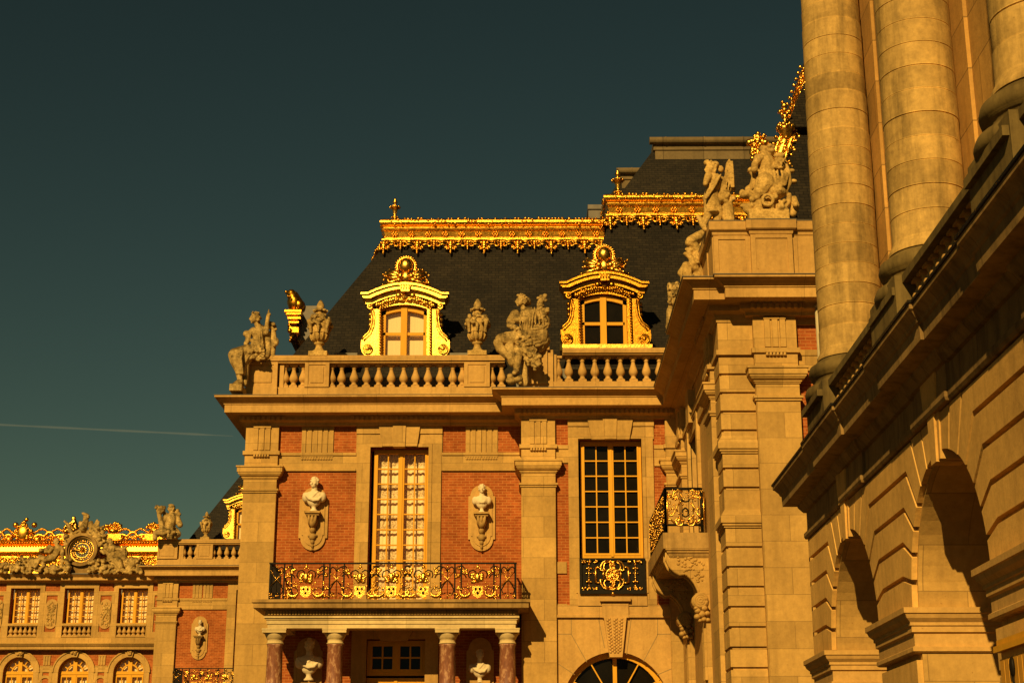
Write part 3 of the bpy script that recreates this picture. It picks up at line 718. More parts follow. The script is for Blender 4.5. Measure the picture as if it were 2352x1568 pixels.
for (a, b) in (((495, 838), (495, 960)), ((495, 960), (610, 1165)), ((1135, 838), (1135, 965)), ((1135, 965), (1030, 1160)), ((695, 840), (742, 1060)), ((940, 840), (905, 1110)), ((388, 958), (495, 958)), ((400, 1180), (520, 1258)), ((1130, 958), (1250, 958)), ((1130, 1260), (1250, 1210))):
    p, q = AT(z7, *a, 39.3), AT(z7, *b, 39.3); d = (q-p).normalized(); n = Vector((d.z, 0, -d.x))*.008
    mb.prism([((p+n).x, (p+n).z), ((q+n).x, (q+n).z), ((q-n).x, (q-n).z), ((p-n).x, (p-n).z)], 'y', YB_-.033, YB_-.028)
mb.build('masonry_joints', M['joint'], A)
# fan-lit doorway
mb = MB(); yf = YB_+.22
for i in range(24):
    a, b = math.pi*i/24, math.pi*(i+1)/24
    for r0, r1, d in ((ar-.13, ar, .05), (ar*.36, ar*.36+.06, .04)):
        mb.prism([(acx+r*math.cos(t), acz+r*math.sin(t)) for r, t in ((r0, a), (r1, a), (r1, b), (r0, b))], 'y', yf-d, yf+.05)
for t in (math.pi*k/6 for k in range(1, 6)):
    w_ = .10 if abs(t-math.pi/2) < .1 else .03
    d = Vector((math.cos(t), math.sin(t))); n = Vector((-d.y, d.x))*w_/2; p = Vector((acx, acz))+d*(ar*.38 if w_ < .05 else 0); q = Vector((acx, acz))+d*(ar-.1)
    mb.prism([tuple(p+n), tuple(q+n), tuple(q-n), tuple(p-n)], 'y', yf-.045, yf+.03)
mb.box(acx-ar, acx+ar, yf-.06, yf+.05, acz-.08, acz+.06)
o = mb.build('arched_doorway', M['wood'], A)
g = MB(); g.prism([(acx+(ar-.03)*math.cos(math.pi*i/20), acz+(ar-.03)*math.sin(math.pi*i/20)) for i in range(21)], 'y', yf+.055, yf+.06); g.build('pane', M['darkglass'], o)
casement(A, acx-ar, acx+ar, 0, acz-.08, yf, 2, 4, name='arched_doorway', pane='darkglass')
# windows
casement(A, wx0+.08, wx1, wzb, wz1-.02, YA_+.24, 2, round((wz1-wzb-.3)/.405), 'lace', fr=.06, st=.045, mu=.032, mid=.07)
casement(A, w2x0+.06, w2x1, AT(z7, 0, 400, 39.6).z, w2z1-.02, YB_+.24, 2, 7, None, pane='darkglass', fr=.065, st=.04, mu=.030, mid=.06)
mb = MB(); mb.box(w2x0, w2x1, YB_+.26, YB_+.30, w2z0, AT(z7, 0, 400, 39.6).z); mb.build('window_panel', M['darkglass'], A)
# core, so that no daylight passes through the house
mb = MB(); mb.box(xl0+.1, XR, 41.0, 52, 0, 11.9); mb.box(xl0+.02, xl0+.3, 40.3, 52, 0, 11.6); mb.build('inner_walls', M['dark'], A)
# cornice
mb = MB(); cpath = [(xl0, 52), (xl0, 39.87), (xr0, 39.87), (xr0, 39.17), (XR, 39.17)]
mb.sweep(cpath, CORNICE)
dentils(mb, xl0-.12, xl1+.2, 39.87-.14); dentils(mb, ax(920, 490), ax(1580, 490), 39.87-.14); dentils(mb, xr0-.1, XR, 39.17-.14)
mb.build('cornice', M['trim'], A)
mb = MB(); mb.sweep(cpath, [(-.3, 12.06), (.74, 12.03), (.75, 12.035), (.75, 12.045), (-.3, 12.10)]); mb.build('cornice_flashing', M['lead'], A)
# ---------------------------------------------------------------- roof balustrade
yb = 39.9; mb = MB(); zr0, zr1 = 13.10, 13.30
bl, br = ax(200, 300, yb), ax(1884, 300, yb)
mb.box(bl, br, yb-.02, yb+.34, 12.05, 12.44); mb.box(bl+.02, br+.3, yb-.05, yb+.37, zr0, zr0+.05); mb.box(bl, br+.3, yb-.10, yb+.42, zr0+.05, zr1-.03); mb.box(bl, br+.3, yb-.08, yb+.4, zr1-.03, zr1)
pedestal(mb, ax(205, 200, yb), ax(418, 200, yb), yb-.06, yb+.45); mb.box(ax(200, 300, yb), ax(416, 300, yb), yb-.10, yb+.5, 12.05, 12.44)
mb.box(ax(430, 200, yb), ax(458, 200, yb), yb+.03, yb+.3, 12.44, zr0)
pedestal(mb, ax(603, 200, yb), ax(768, 200, yb), yb-.03, yb+.38); pedestal(mb, ax(1685, 200, yb), ax(1860, 200, yb), yb-.03, yb+.38)
mb.box(bl, bl+.3, yb, 50, 12.05, zr1)
y5 = 39.2; q5 = lambda x: AT(z5, x, 1250, y5).x
c0 = q5(455); zz0, zz1 = AT(z5, 0, 1320, y5).z, AT(z5, 0, 1140, y5).z; zt = AT(z5, 0, 1098, y5).z
mb.box(c0-.25, XR, y5-.02, y5+.34, 12.05, zz0); mb.box(c0+.9, XR, y5-.09, y5+.42, zz1+.04, zt); mb.box(c0+.9, XR, y5-.04, y5+.38, zz1, zz1+.04)
pedestal(mb, c0, q5(585), y5-.08, y5+.5, zz0-.08, zt-.06); mb.box(q5(588), q5(625), y5-.04, y5+.4, 12.05, zt-.04); mb.box(q5(632), q5(648), y5+.02, y5+.36, 12.05, zz1+.02)
mb.box(c0-.06, q5(600), y5-.14, y5+.52, zt-.06, zt+.03)
bs = mb.build('roof_balustrade', M['trim'], A)
for q in (468, 527, 592, 786, 853, 937, 1022, 1105, 1190, 1274, 1355, 1440, 1523, 1608, 1672, 1873, 1940):
    place(BAL, 'baluster', bs, (ax(q, 210, yb+.16), yb+.16, 12.44))
hb = (zz1-zz0); BAL2 = baluster_mesh(hb)
for q in (660, 732, 825, 910, 998, 1085, 1172, 1262, 1350, 1440, 1530):
    place(BAL2, 'baluster', bs, (q5(q), y5+.16, zz0))
mb = MB(); mb.box(bl+.4, xr0+.4, 40.75, 40.9, 12.0, 12.95); mb.box(xr0+.4, XR, 40.1, 40.25, 12.0, 13.0); 
for qa, qb in ((805, 962), (1588, 1736)):
    a, b = AT(z4, qa, 1142, 41.0), AT(z4, qb, 1130, 41.0); mb.box(a.x, b.x, 40.9, 41.1, a.z-.3, b.z)
mb.build('gutter_wall', M['gutter'], A)
# ---------------------------------------------------------------- slate roofs
SL = R(61); TN = math.tan(SL)
h0 = PY(640, 820, 40.9)
def hiproof(parent, x0, x1, y0, z0, rise, back, left=True, right=False, name='slate_roof'):
    mb = MB(); d = rise/TN
    xa = x0+(d if left else 0); xb = x1-(d if right else 0)
    v = [(x0, y0, z0), (x1, y0, z0), (xb, y0+d, z0+rise), (xa, y0+d, z0+rise), (x0, back, z0), (x1, back, z0), (xb, back-d*.3, z0+rise), (xa, back-d*.3, z0+rise)]
    mb.add(v, [(0, 1, 2, 3), (0, 3, 7, 4), (1, 5, 6, 2), (3, 2, 6, 7), (4, 7, 6, 5), (0, 4, 5, 1)])
    return mb.build(name, M['slate'], parent)
CYA = 43.8
cz0 = PY(880, 556, CYA)                                      # lower left corner of the gilded crest
rz0 = 12.0; ry0 = CYA-(cz0.z-rz0)/TN; rx0 = cz0.x+.12-(cz0.z-rz0)/TN
r1 = hiproof(A, rx0, 3.3, ry0, rz0, cz0.z-rz0+.02, 54)
cy = CYA; ck = 1.0
crx1 = PY(1388, 545, cy).x
crest(A, [(cz0.x+.1, 52), (cz0.x+.1, cy), (crx1, cy)], cz0.z, ck)
dn = (0, -math.cos(SL), -math.sin(SL))
lambrequin(A, (cz0.x+.05, cy-.10, cz0.z-.02), (crx1-.1, cy-.10, cz0.z-.02), dn)
lambrequin(A, (cz0.x+.0, cy+4, cz0.z-.02), (cz0.x+.0, cy+.1, cz0.z-.02), (-math.cos(SL), 0, -math.sin(SL)))
fc = PY(906, 517, cy+.2); finial(A, (fc.x, cy+.25, cz0.z+.70), AT(z4, 1210, 55, cy).z-cz0.z-.70)
# right bay roof
CYB = 43.45
c2 = PY(1398, 500, CYB); r2y0 = CYB-(c2.z-12.0)/TN
mb = MB()
d2 = (c2.z-12.0)/TN; pl = PX(1340, 605, 0) if False else None
xa = PY(1335, 625, 41.25).x
xt = c2.x+.05
mb.add([(xt-d2*.50, r2y0, 12), (9.5, r2y0, 12), (9.5, CYB, c2.z), (xt, CYB, c2.z), (xt-d2*.50, 52, 12), (9.5, 52, 12), (9.5, 52, c2.z), (xt, 52, c2.z)], [(0, 1, 2, 3), (0, 3, 7, 4), (3, 2, 6, 7), (1, 5, 6, 2), (4, 7, 6, 5), (0, 4, 5, 1)])
mb.build('slate_roof', M['slate'], A)
crest(A, [(xt, 50), (xt, CYB), (7.5, CYB)], c2.z, 1.02)
lambrequin(A, (xt-.02, CYB-.1, c2.z-.02), (7.0, CYB-.1, c2.z-.02), dn, 1.03)
lambrequin(A, (xt-.06, CYB+2.5, c2.z-.02), (xt-.06, CYB, c2.z-.02), (-.45, 0, -.89))
fb = PY(1420, 455, CYB+.2); ft = PY(1420, 389, CYB+.2); finial(A, (fb.x, CYB+.25, c2.z+.69), ft.z-c2.z-.69)
# ---------------------------------------------------------------- dormers
O1 = AT(zd, 590, 1520, 41.05)
dormer(A, O1, 41.05, True)
zz5 = AT(z5, 985, 1085, 40.35); dormer(A, Vector((zz5.x, 0, zz5.z)), 40.35, False, 1.0, 'gold_dim')
mb = MB(); p0, p1 = AT(z5, 672, 1075, 40.0), AT(z5, 1300, 1090, 40.0); mb.box(p0.x, p1.x, 40.0, 40.6, p1.z-.06, p0.z+.04); mb.build('dormer_sill', M['gold'], A)
# side dormer of the left slope, seen edge on
sd = thing('unused', (0, 0, 0), None, None); bpy.data.objects.remove(sd)
zs = zoom(780, 1000, .2551)
mb = MB(); Ys = 44.0
def SP(x, y, Y=Ys): return AT(zs, x, y, Y)
for (xa_, xb_, ya_, yb_) in ((835, 995, 345, 375), (860, 990, 390, 410), (880, 985, 440, 470), (895, 960, 500, 525), (900, 960, 580, 650)):
    a, b = SP(xa_, yb_), SP(xb_, ya_); mb.box(a.x, b.x+.15, Ys-.4, Ys+2.2, a.z, b.z)
mb.prism([(SP(835, 345).x, SP(0, 345).z), (SP(1010, 345).x, SP(0, 345).z), (SP(990, 640).x, SP(0, 640).z), (SP(900, 740).x, SP(0, 740).z), (SP(905, 600).x, SP(0, 600).z), (SP(885, 420).x, SP(0, 420).z)], 'y', Ys-.25, Ys+2.0)
for k in range(60):
    p = SP(random.uniform(870, 1000), random.uniform(60, 330)); mb.ell((p.x, Ys+random.uniform(-.3, 1.2), p.z), random.uniform(.03, .06), nu=7, nv=5)
for k in range(14):
    p = SP(905+random.uniform(-25, 40), random.uniform(500, 730)); mb.ell((p.x, Ys+random.uniform(-.4, .2), p.z), random.uniform(.05, .09), nu=7, nv=5)
mb.limb([SP(960, 330), SP(945, 180), SP(905, 75), SP(835, 50)], [.16, .22, .14, .05])
mb.limb([SP(1000, 320), SP(1010, 230), SP(960, 80)], [.1, .18, .08])
dsd = mb.build('gilded_dormer', M['gold_dim'], A)
mb = MB(); a, b = SP(1005, 560), SP(1260, 232); mb.prism([(SP(985, 660).x, SP(0, 700).z), (SP(1300, 700).x, SP(0, 700).z), (SP(1300, 232).x, SP(0, 232).z), (SP(1040, 232).x, SP(0, 232).z), (SP(995, 330).x, SP(0, 330).z)], 'y', Ys+.05, Ys+1.9)
mb.build('dormer_body', M['lead'], dsd)
# ---------------------------------------------------------------- high roof standing behind
Hr = thing('high_slate_roof', (4, 46, 0), 'tall dark slate roof with a pale rolled lead ridge, highest roof behind the gilded crests', 'roof')
mb = MB()
Yt = 48.5; T0, T1 = PY(1500, 345, Yt), PY(1800, 345, Yt); zb = 12.0
dY = (T0.z-zb)/math.tan(R(66)); BL = PY(1340, 560, Yt-(T0.z-PY(1340, 560, Yt-1.5).z)/math.tan(R(66)))
sl_ = (T0.x-BL.x)/(T0.z-BL.z); xb0 = T0.x-sl_*(T0.z-zb)
mb.add([(xb0, Yt-dY, zb), (14, Yt-dY, zb), (14, Yt, T0.z), (T0.x, Yt, T0.z), (xb0, 58, zb), (14, 58, zb), (14, 58, T0.z), (T0.x, 58, T0.z)], [(0, 1, 2, 3), (0, 3, 7, 4), (3, 2, 6, 7), (1, 5, 6, 2), (4, 7, 6, 5), (0, 4, 5, 1)])
mb.build('slate_slope', M['slate'], Hr)
def ridgeroll(parent, x0, x1, Y, z, h):
    mb = MB(); r = h*.30
    mb.prism([(Y+.02+math.cos(t)*r*1.1, z+h-r+math.sin(t)*r) for t in [i*math.pi/8 for i in range(17)]][:-1], 'x', x0-.12, x1)
    mb.box(x0+.02, x1, Y+.08, Y+1, z-.1, z+h*.9); mb.box(x0, x1, Y-.06, Y+1, z-.06, z+.02)
    mb.box(x0+.05, x1, Y-.10, Y+.2, z-.42, z-.12)
    for i in range(int((x1-x0)/1.3)): mb.prism([(Y+.02+math.cos(t)*(r*1.1+.012), z+h-r+math.sin(t)*(r+.012)) for t in [i_*math.pi/8 for i_ in range(17)]][:-1], 'x', x0+.4+i*1.3, x0+.44+i*1.3)
    return mb.build('ridge_roll', M['leadroll'], parent)
ridgeroll(Hr, T0.x, 14, Yt-.1, T0.z, PY(1500, 318, Yt).z-T0.z)
Hr2 = thing('rear_slate_roof', (3, 50, 0), 'lower slate roof with a short lead ridge, peeping out left of the tallest roof', 'roof')
mb = MB(); Y2 = 51.5; U0 = PY(1424, 412, Y2); U1 = PY(1365, 500, Y2-1.2); sl2 = (U0.x-U1.x)/(U0.z-U1.z); d = (U0.z-12)/math.tan(R(66)); xb0 = U0.x-sl2*(U0.z-12)
mb.add([(xb0, Y2-d, 12), (9, Y2-d, 12), (9, Y2, U0.z), (U0.x, Y2, U0.z), (xb0, 62, 12), (9, 62, 12), (9, 62, U0.z), (U0.x, 62, U0.z)], [(0, 1, 2, 3), (0, 3, 7, 4), (3, 2, 6, 7), (1, 5, 6, 2), (4, 7, 6, 5), (0, 4, 5, 1)])
mb.build('slate_slope', M['slate'], Hr2)
ridgeroll(Hr2, U0.x, 8.5, Y2-.1, U0.z, PY(1424, 388, Y2).z-U0.z)
ch = MB(); a, b = PY(1352, 518, 50), PY(1378, 476, 50); ch.box(a.x, b.x+.8, 50, 51.5, a.z-1.5, b.z); ch.box(a.x-.02, b.x+.8, 49.95, 51.5, b.z-.08, b.z+.08)
tag(ch.build('lead_chimney', M['lead']), 'small dark lead-clad block on the roof edge, just above the left gilded crest', 'chimney')
# ================================================================ portico with its balcony
def pz(y, Y, x=1200): return AT(z3, x, y, Y).z
def px_(x, Y, y=600): return AT(z3, x, y, Y).x
Yp = 38.3                                   # face of the architrave
P = MB(); s0, s1 = px_(350, Yp, 900), px_(2035, Yp, 900)
arch0, arch1 = pz(935, Yp), pz(855, Yp)
for i, (a, b, d) in enumerate(((0, .36, 0), (.36, .70, .025), (.70, .84, .05), (.84, 1.0, .09))):
    P.sweep([(s0, 40), (s0, Yp), (s1, Yp), (s1, 40)], [(-.45, arch0+(arch1-arch0)*a), (d, arch0+(arch1-arch0)*a), (d, arch0+(arch1-arch0)*b), (-.45, arch0+(arch1-arch0)*b)])
P.box(s0+.4, s1-.4, Yp+.4, 40, arch1-.12, arch1+.05)
zc0, zc1 = arch1, pz(757, Yp-.4)
P.build('porch_architrave', M['marble_warm'], A)
P = MB(); o1 = .36
P.sweep([(s0, 40), (s0, Yp), (s1, Yp), (s1, 40)], [(-.5, zc0), (.04, zc0), (.06, zc0+.02), (.06, zc0+.13), (.10, zc0+.15), (.30, zc0+.17), (.32, zc0+.17), (.32, zc0+.33), (.345, zc0+.35), (.36, zc0+.37), (.36, zc1), (-.5, zc1)])
P.box(s0, s1, Yp+.1, 40, zc0+.02, zc1-.004)
dentils(P, s0, s1, Yp-.06, zc0+.03, zc0+.125, .05, .072)
porch = P.build('porch_cornice', M['weathered'], A)
FL = zc1
# four red marble columns
for q in (399, 808, 1572, 1980):
    yc = Yp+.26; c = px_(q, yc, 1100)
    mb = MB(); zt = arch0-.30
    mb.lathe((c, yc, 0), [(.02, .3), (.215, .3), (.21, 1.5), (.20, zt-1.0), (.186, zt-.12), (.20, zt-.10), (.20, zt-.07), (.185, zt-.06)], 24)
    col = mb.build('porch_column', M['marble_red'], A)
    mb = MB()
    mb.lathe((c, yc, 0), [(.02, zt-.06), (.205, zt-.06), (.215, zt-.045), (.205, zt-.03), (.19, zt-.02), (.19, zt+.05), (.21, zt+.06), (.225, zt+.10), (.255, zt+.15), (.265, zt+.19), (.02, zt+.20)], 24)
    mb.box(c-.29, c+.29, yc-.29, yc+.29, zt+.195, arch0)
    mb.box(c-.30, c+.30, yc-.30, yc+.30, zt+.26, arch0-.002)
    mb.build('column_capital', M['marble_warm'], col)
    mb = MB(); mb.box(c-.3, c+.3, yc-.3, yc+.3, 0, .14); mb.lathe((c, yc, .14), [(.02, 0), (.28, 0), (.29, .05), (.25, .09), (.24, .12), (.26, .15), (.02, .17)], 24); mb.build('column_base', M['marble_warm'], col)
# inside of the porch: door, stone frame, busts in niches
mb = MB()
dA0, dA1 = AT(z3, 1020, 1150, 40).x, AT(z3, 1420, 1150, 40).x
for a, b, c, d in ((AT(z3, 920, 1100, 40).x, dA0, 0, dz1+.5), (dA1, AT(z3, 1510, 1100, 40).x, 0, dz1+.5), (dA0, dA1, dz1, dz1+.5)): mb.box(a, b, YA_-.07, YA_+.05, c, d)
q = [AT(z3, x, y, 40) for x, y in ((1080, 955), (1340, 955), (1300, 1025), (1120, 1025))]; mb.prism([(p.x, p.z) for p in q], 'y', YA_-.16, YA_)
mb.build('door_surround', M['trim'], A)
tz = pz(1260, 40.3)
casement(A, dA0, dA1, tz, dz1-.02, YA_+.25, 2, 2, None, pane='darkglass', fr=.08, mu=.04, name='door_transom')
casement(A, dA0, dA1, 0, tz-.06, YA_+.25, 2, 5, None, pane='darkglass', fr=.10, mu=.03, name='porch_door')
for i, (xc, y0, wd) in enumerate(((630, 1000, 190), (1795, 1000, 185))):
    c = AT(z3, xc, 1100, 40); w_ = AT(z3, xc+wd/2, 1100, 40).x-c.x; zt = AT(z3, xc, 1000, 40).z
    mb = MB()
    poly = [(c.x+w_*.85*math.cos(t), zt-w_*.85+w_*.85*math.sin(t)) for t in [math.pi*k/12 for k in range(13)]]+[(c.x-w_, zt-w_*.85-.05), (c.x-w_, 3.3), (c.x+w_, 3.3), (c.x+w_, zt-w_*.85-.05)]
    mb.prism(poly, 'y', YA_-.07, YA_+.02); mb.box(c.x-.26, c.x+.26, YA_-.46, YA_-.05, 3.4, pz(1300-14*i, 39.6)-.02)
    mb.build('bust_niche', M['trim'], A)
for l, xc, yt, yb_, tu, s in (('large toga-draped marble bust in the porch shade, between the two left columns', 628, 1008, 1292, -.25, 1.30), ('smaller marble bust in the porch shade, between the two right columns', 1792, 1082, 1305, .35, .98)):
    f = AT(z3, xc, yb_, 39.62); t_ = AT(z3, xc, yt, 39.62); bust(l, (f.x, 39.62, f.z), (t_.z-f.z)/.86, tu, True, group='marble busts under the porch')
# wall busts
for l, xc, yt, yb_, wd, pt, pb, tu, s, tg in (('white toga-draped bust on a bracket, between the corner pilaster and tall curtained window', 662, 893, 1126, 195, 960, 1390, -.35, 1, True), ('slimmer white marble bust on a bracket, right of the tall curtained window', 1805, 940, 1132, 182, 945, 1393, .1, 1, False)):
    f = AT(z2, xc, yb_, 39.78); t_ = AT(z2, xc, yt, 39.78)
    wz_ = AT(z2, xc+wd/2, 1200, 40).x-AT(z2, xc-wd/2, 1200, 40).x
    zt, zb_ = AT(z2, xc, pt, 40).z, AT(z2, xc, pb, 40).z
    bracket(A, AT(z2, xc, 1200, 40).x, YA_, f.z, zb_, wz_, zt-zb_)
    bust(l, (f.x, 39.79, f.z), (t_.z-f.z)/.86, tu, tg)
# ---------------------------------------------------------------- iron railings with gilding
def vpost(mb, x, y, z0, z1, r=.018): mb.box(x-r, x+r, y-r, y+r, z0, z1)
def scroll(mb, pts, y, r=.017): mb.tube([(x, y, z) for x, z in pts], r, 5)
def shieldpanel(iron, gold, xc, y, z0, z1, w, rnd):
    H = z1-z0; G = lambda x, z, r, d=.02: gold.ell((xc+x*w, y-d, z0+z*H), r*H, r*H*.7, r*H, 8, 6)
    # mask, garland, shield
    for k in range(34): G(rnd.uniform(-.15, .15), rnd.uniform(.50, .72), rnd.uniform(.03, .065), .035)
    gold.ell((xc, y-.035, z0+.62*H), .085*w, .06, .15*H, 10, 8)
    gold.prism([(xc+a*w, z0+b*H) for a, b in ((-.14, .39), (.14, .39), (.135, .16), (.06, .10), (0, .065), (-.06, .10), (-.135, .16))], 'y', y-.05, y-.02)
    for a, b in ((-.055, .31), (.055, .31), (0, .2)): iron.ell((xc+a*w, y-.055, z0+b*H), .034*H, .015, .04*H, 8, 6)
    for m in (-1, 1):
        for k in range(9):
            f = k/8; a = R(200)+R(160)*f
            G(m*(.33+.13*math.cos(a)), .24+.13*math.sin(a), .035+.025*math.sin(f*math.pi))
        for k in range(22): G(m*rnd.uniform(.15, .48), rnd.uniform(.05, .50), rnd.uniform(.014, .034))
        for k in range(12): G(m*(.34+rnd.uniform(-.06, .06)), .80+rnd.uniform(-.07, .07), rnd.uniform(.02, .045))
        scroll(iron, [(xc+m*w*a, z0+H*b) for a, b in ((.04, .78), (.12, .84), (.22, .80), (.25, .70), (.22, .62))], y)
        scroll(iron, [(xc+m*w*a, z0+H*b) for a, b in ((.50, .93), (.40, .95), (.34, .88), (.37, .80), (.44, .84))], y)
        scroll(iron, [(xc+m*w*a, z0+H*b) for a, b in ((.48, .66), (.42, .74), (.34, .70), (.30, .62))], y)
        scroll(iron, [(xc+m*w*(.33+.12*math.cos(t)), z0+H*(.24+.12*math.sin(t))) for t in [R(30*k) for k in range(12)]], y, .010)
        G(m*.46, .52, .03); G(m*.47, .04, .03); G(m*.25, .02, .03)
    G(0, .92, .045); G(0, .985, .02); G(-.05, .88, .025); G(.05, .88, .025)
def crosspanel(iron, gold, xc, y, z0, z1, w, rnd):
    H = z1-z0
    for m in (-1, 1):
        gold.tube([(xc-m*w*.36, y-.02, z0+.40*H), (xc+m*w*.34, y-.02, z0+.76*H)], .013, 5)
        scroll(iron, [(xc+m*w*a, z0+H*b) for a, b in ((0, .80), (.10, .88), (.25, .93), (.38, .86), (.36, .76))], y)
        scroll(iron, [(xc+m*w*a, z0+H*b) for a, b in ((.05, .55), (.2, .45), (.38, .30), (.30, .18), (.1, .2))], y)
        for k in range(9): gold.ell((xc+m*rnd.uniform(.05, .42)*w, y-.02, z0+H*rnd.choice((rnd.uniform(.05, .2), rnd.uniform(.72, .86)))), rnd.uniform(.015, .032)*H, nu=6, nv=5)
    scroll(iron, [(xc, z0+.02), (xc, z1-.02)], y, .010)
    for b in (.58, .92, .12): gold.ell((xc, y-.02, z0+b*H), .03*H, nu=7, nv=5)
def narrowpanel(iron, gold, xc, y, z0, z1, w, rnd):
    H = z1-z0
    for b in (.88, .72, .66, .34, .14, .10):
        for k in range(3): gold.ell((xc+rnd.uniform(-.3, .3)*w, y-.02, z0+(b+rnd.uniform(-.03, .03))*H), rnd.uniform(.02, .05)*H, nu=7, nv=5)
    for m in (-1, 1): scroll(iron, [(xc+m*w*a, z0+H*b) for a, b in ((0, .95), (.3, .9), (.3, .75), (0, .68))], y, .009)
def railing(parent, y, x0, x1, z0, z1, posts, shields, crosses, narrows, ret, seed=5):
    rnd = random.Random(seed); iron = MB(); golds = []
    iron.box(x0-.03, x1+.03, y-.03, y+.03, z1-.035, z1); iron.box(x0, x1, y-.02, y+.02, z0+.03, z0+.055)
    for x in posts: vpost(iron, x, y, z0, z1-.03)
    H = z1-.04-(z0+.06)
    for fn, nm, lst in ((shieldpanel, 'gilded_trim', shields), (crosspanel, 'gilded_trim', crosses), (narrowpanel, 'gilded_trim', narrows)):
        for x, w in lst:
            g = MB(); fn(iron, g, x, y, z0+.06, z1-.04, w, rnd); golds.append((nm, g))
    for x in ret:                         # returns to the wall
        iron.box(x-.02, x+.02, y, y+1.7, z1-.035, z1); iron.box(x-.02, x+.02, y, y+1.7, z0+.03, z0+.055)
        for k in range(13): iron.box(x-.012, x+.012, y+.13*k, y+.13*k+.022, z0, z1-.03)
    r = iron.build('balcony_railing', M['iron'], parent)
    for nm, g in golds: g.build(nm, M['gold_fine'], r)
    return r
yr = 38.13; q = lambda x: px_(x, yr, 620)
rz0, rz1 = FL, pz(490, yr)
railing(A, yr, q(365), q(2036), rz0, rz1, [q(v) for v in (365, 461, 512, 729, 770, 868, 1527, 1622, 1666, 1888, 1932, 2036)],
        [(q(611), 1.5*.62), (q(978), .62*1.5), (q(1192), .62*1.5), (q(1408), .62*1.5), (q(1778), .62*1.5)],
        [(q(412), .42), (q(818), .42), (q(1572), .42), (q(1984), .42)], [(q(487), .2), (q(749), .18), (q(1645), .18), (q(1909), .18)], (q(365)+.02, q(2036)-.02))
# ---------------------------------------------------------------- balconette of the right bay
zk = zoom(1990, 1900, 280/2352)
yk = YB_-.16
def KP(x, y): p = AT(zk, x, y, yk); return (p.x, yk, p.z)
iron, gold = MB(), MB()
a, b = KP(185, 1330), KP(2085, 300)
iron.box(a[0], b[0], yk-.03, yk+.03, b[2]-.05, b[2]); iron.box(a[0], b[0], yk-.03, yk+.03, a[2], a[2]+.09)
for x in (205, 2060): c = KP(x, 800); iron.box(c[0]-.03, c[0]+.03, yk-.02, yk+.02, a[2], b[2])
iron.box(a[0]+.03, b[0]-.03, yk+.03, yk+.04, a[2]+.05, b[2]-.05)
T = lambda pts, r=.022, g=gold: g.tube([KP(x, y) for x, y in pts], r, 6)
def circ(cx, cy, r, a0, a1, n=10): return [(cx+r*math.cos(R(a0+(a1-a0)*i/n)), cy+r*math.sin(R(a0+(a1-a0)*i/n))) for i in range(n+1)]
for m in (-1, 1):
    X = lambda x: 1120+m*(1120-x)
    T([(X(640), 545), (X(640), 1010)], .03); T([(X(660), 555), (X(780), 560)], .026); T([(X(660), 1010), (X(780), 1010)], .026)
    T([(X(x), y) for x, y in ((1060, 360), (960, 350), (850, 410), (785, 520), (775, 640), (840, 660), (880, 600))], .026)
    T([(X(x), y) for x, y in ((1040, 1200), (930, 1190), (830, 1110), (785, 1010), (775, 920), (850, 920))], .026)
    T([(X(x), y) for x, y in ((1000, 400), (900, 450), (870, 560), (900, 640), (980, 640))], .024); T([(X(x), y) for x, y in ((1020, 1160), (930, 1130), (880, 1020), (910, 940), (1000, 930))], .024)
    T([(X(880), 660), (X(860), 760), (X(885), 900)], .026)
    T([(X(445), 400), (X(445), 1180)], .012)
    for y in (590, 980):
        for dx in (-55, 0, 55): gold.ell(KP(X(440+dx), y-(20 if dx == 0 else 0)), .034, .03, .028, 7, 5)
    for y in (480, 660, 735, 860, 930, 1090): gold.ell(KP(X(442), y), .026, nu=7, nv=5)
    for dx in (-70, 60, 150): gold.ell(KP(X(442+dx), 735), .022, nu=7, nv=5)
    for x0 in (300, 450, 620):
        for y0 in (385, 1185):
            for k in range(7): gold.ell(KP(X(x0+random.uniform(-60, 60)), y0+random.uniform(-40, 40)), random.uniform(.018, .036), nu=7, nv=5)
for k in range(90):
    t, r = random.uniform(0, 6.3), random.uniform(0, 165); gold.ell(KP(1130+r*math.cos(t), 775+r*math.sin(t)), random.uniform(.018, .04), nu=7, nv=5)
gold.tube([KP(*p) for p in circ(1130, 775, 185, 0, 360, 20)], .022, 6)
for k in range(70): gold.ell(KP(1120+random.uniform(-75, 75), random.choice((random.uniform(360, 600), random.uniform(950, 1220)))), random.uniform(.016, .04), nu=7, nv=5)
gold.ell(KP(1140, 1320), .045)
r = iron.build('balconette_railing', M['iron'], A); gold.build('gilded_trim', M['gold_fine'], r)
# urns on the balustrade
u0 = AT(z4, 697, 1145, 40.05); ut = AT(z4, 712, 768, 40.05); urn((u0.x, 40.05, 13.30), ut.z-13.30, 'flower-wreathed stone urn on the balustrade, left of the bright gilded dormer', 'stone urns on the near balustrade', 1)
u1 = AT(z4, 1775, 1145, 40.05); ut = AT(z4, 1775, 760, 40.05); urn((u1.x, 40.05, 13.30), ut.z-13.30, 'flower-wreathed stone urn on the balustrade, between the bright gilded dormer and the seated woman', 'stone urns on the near balustrade', 2)
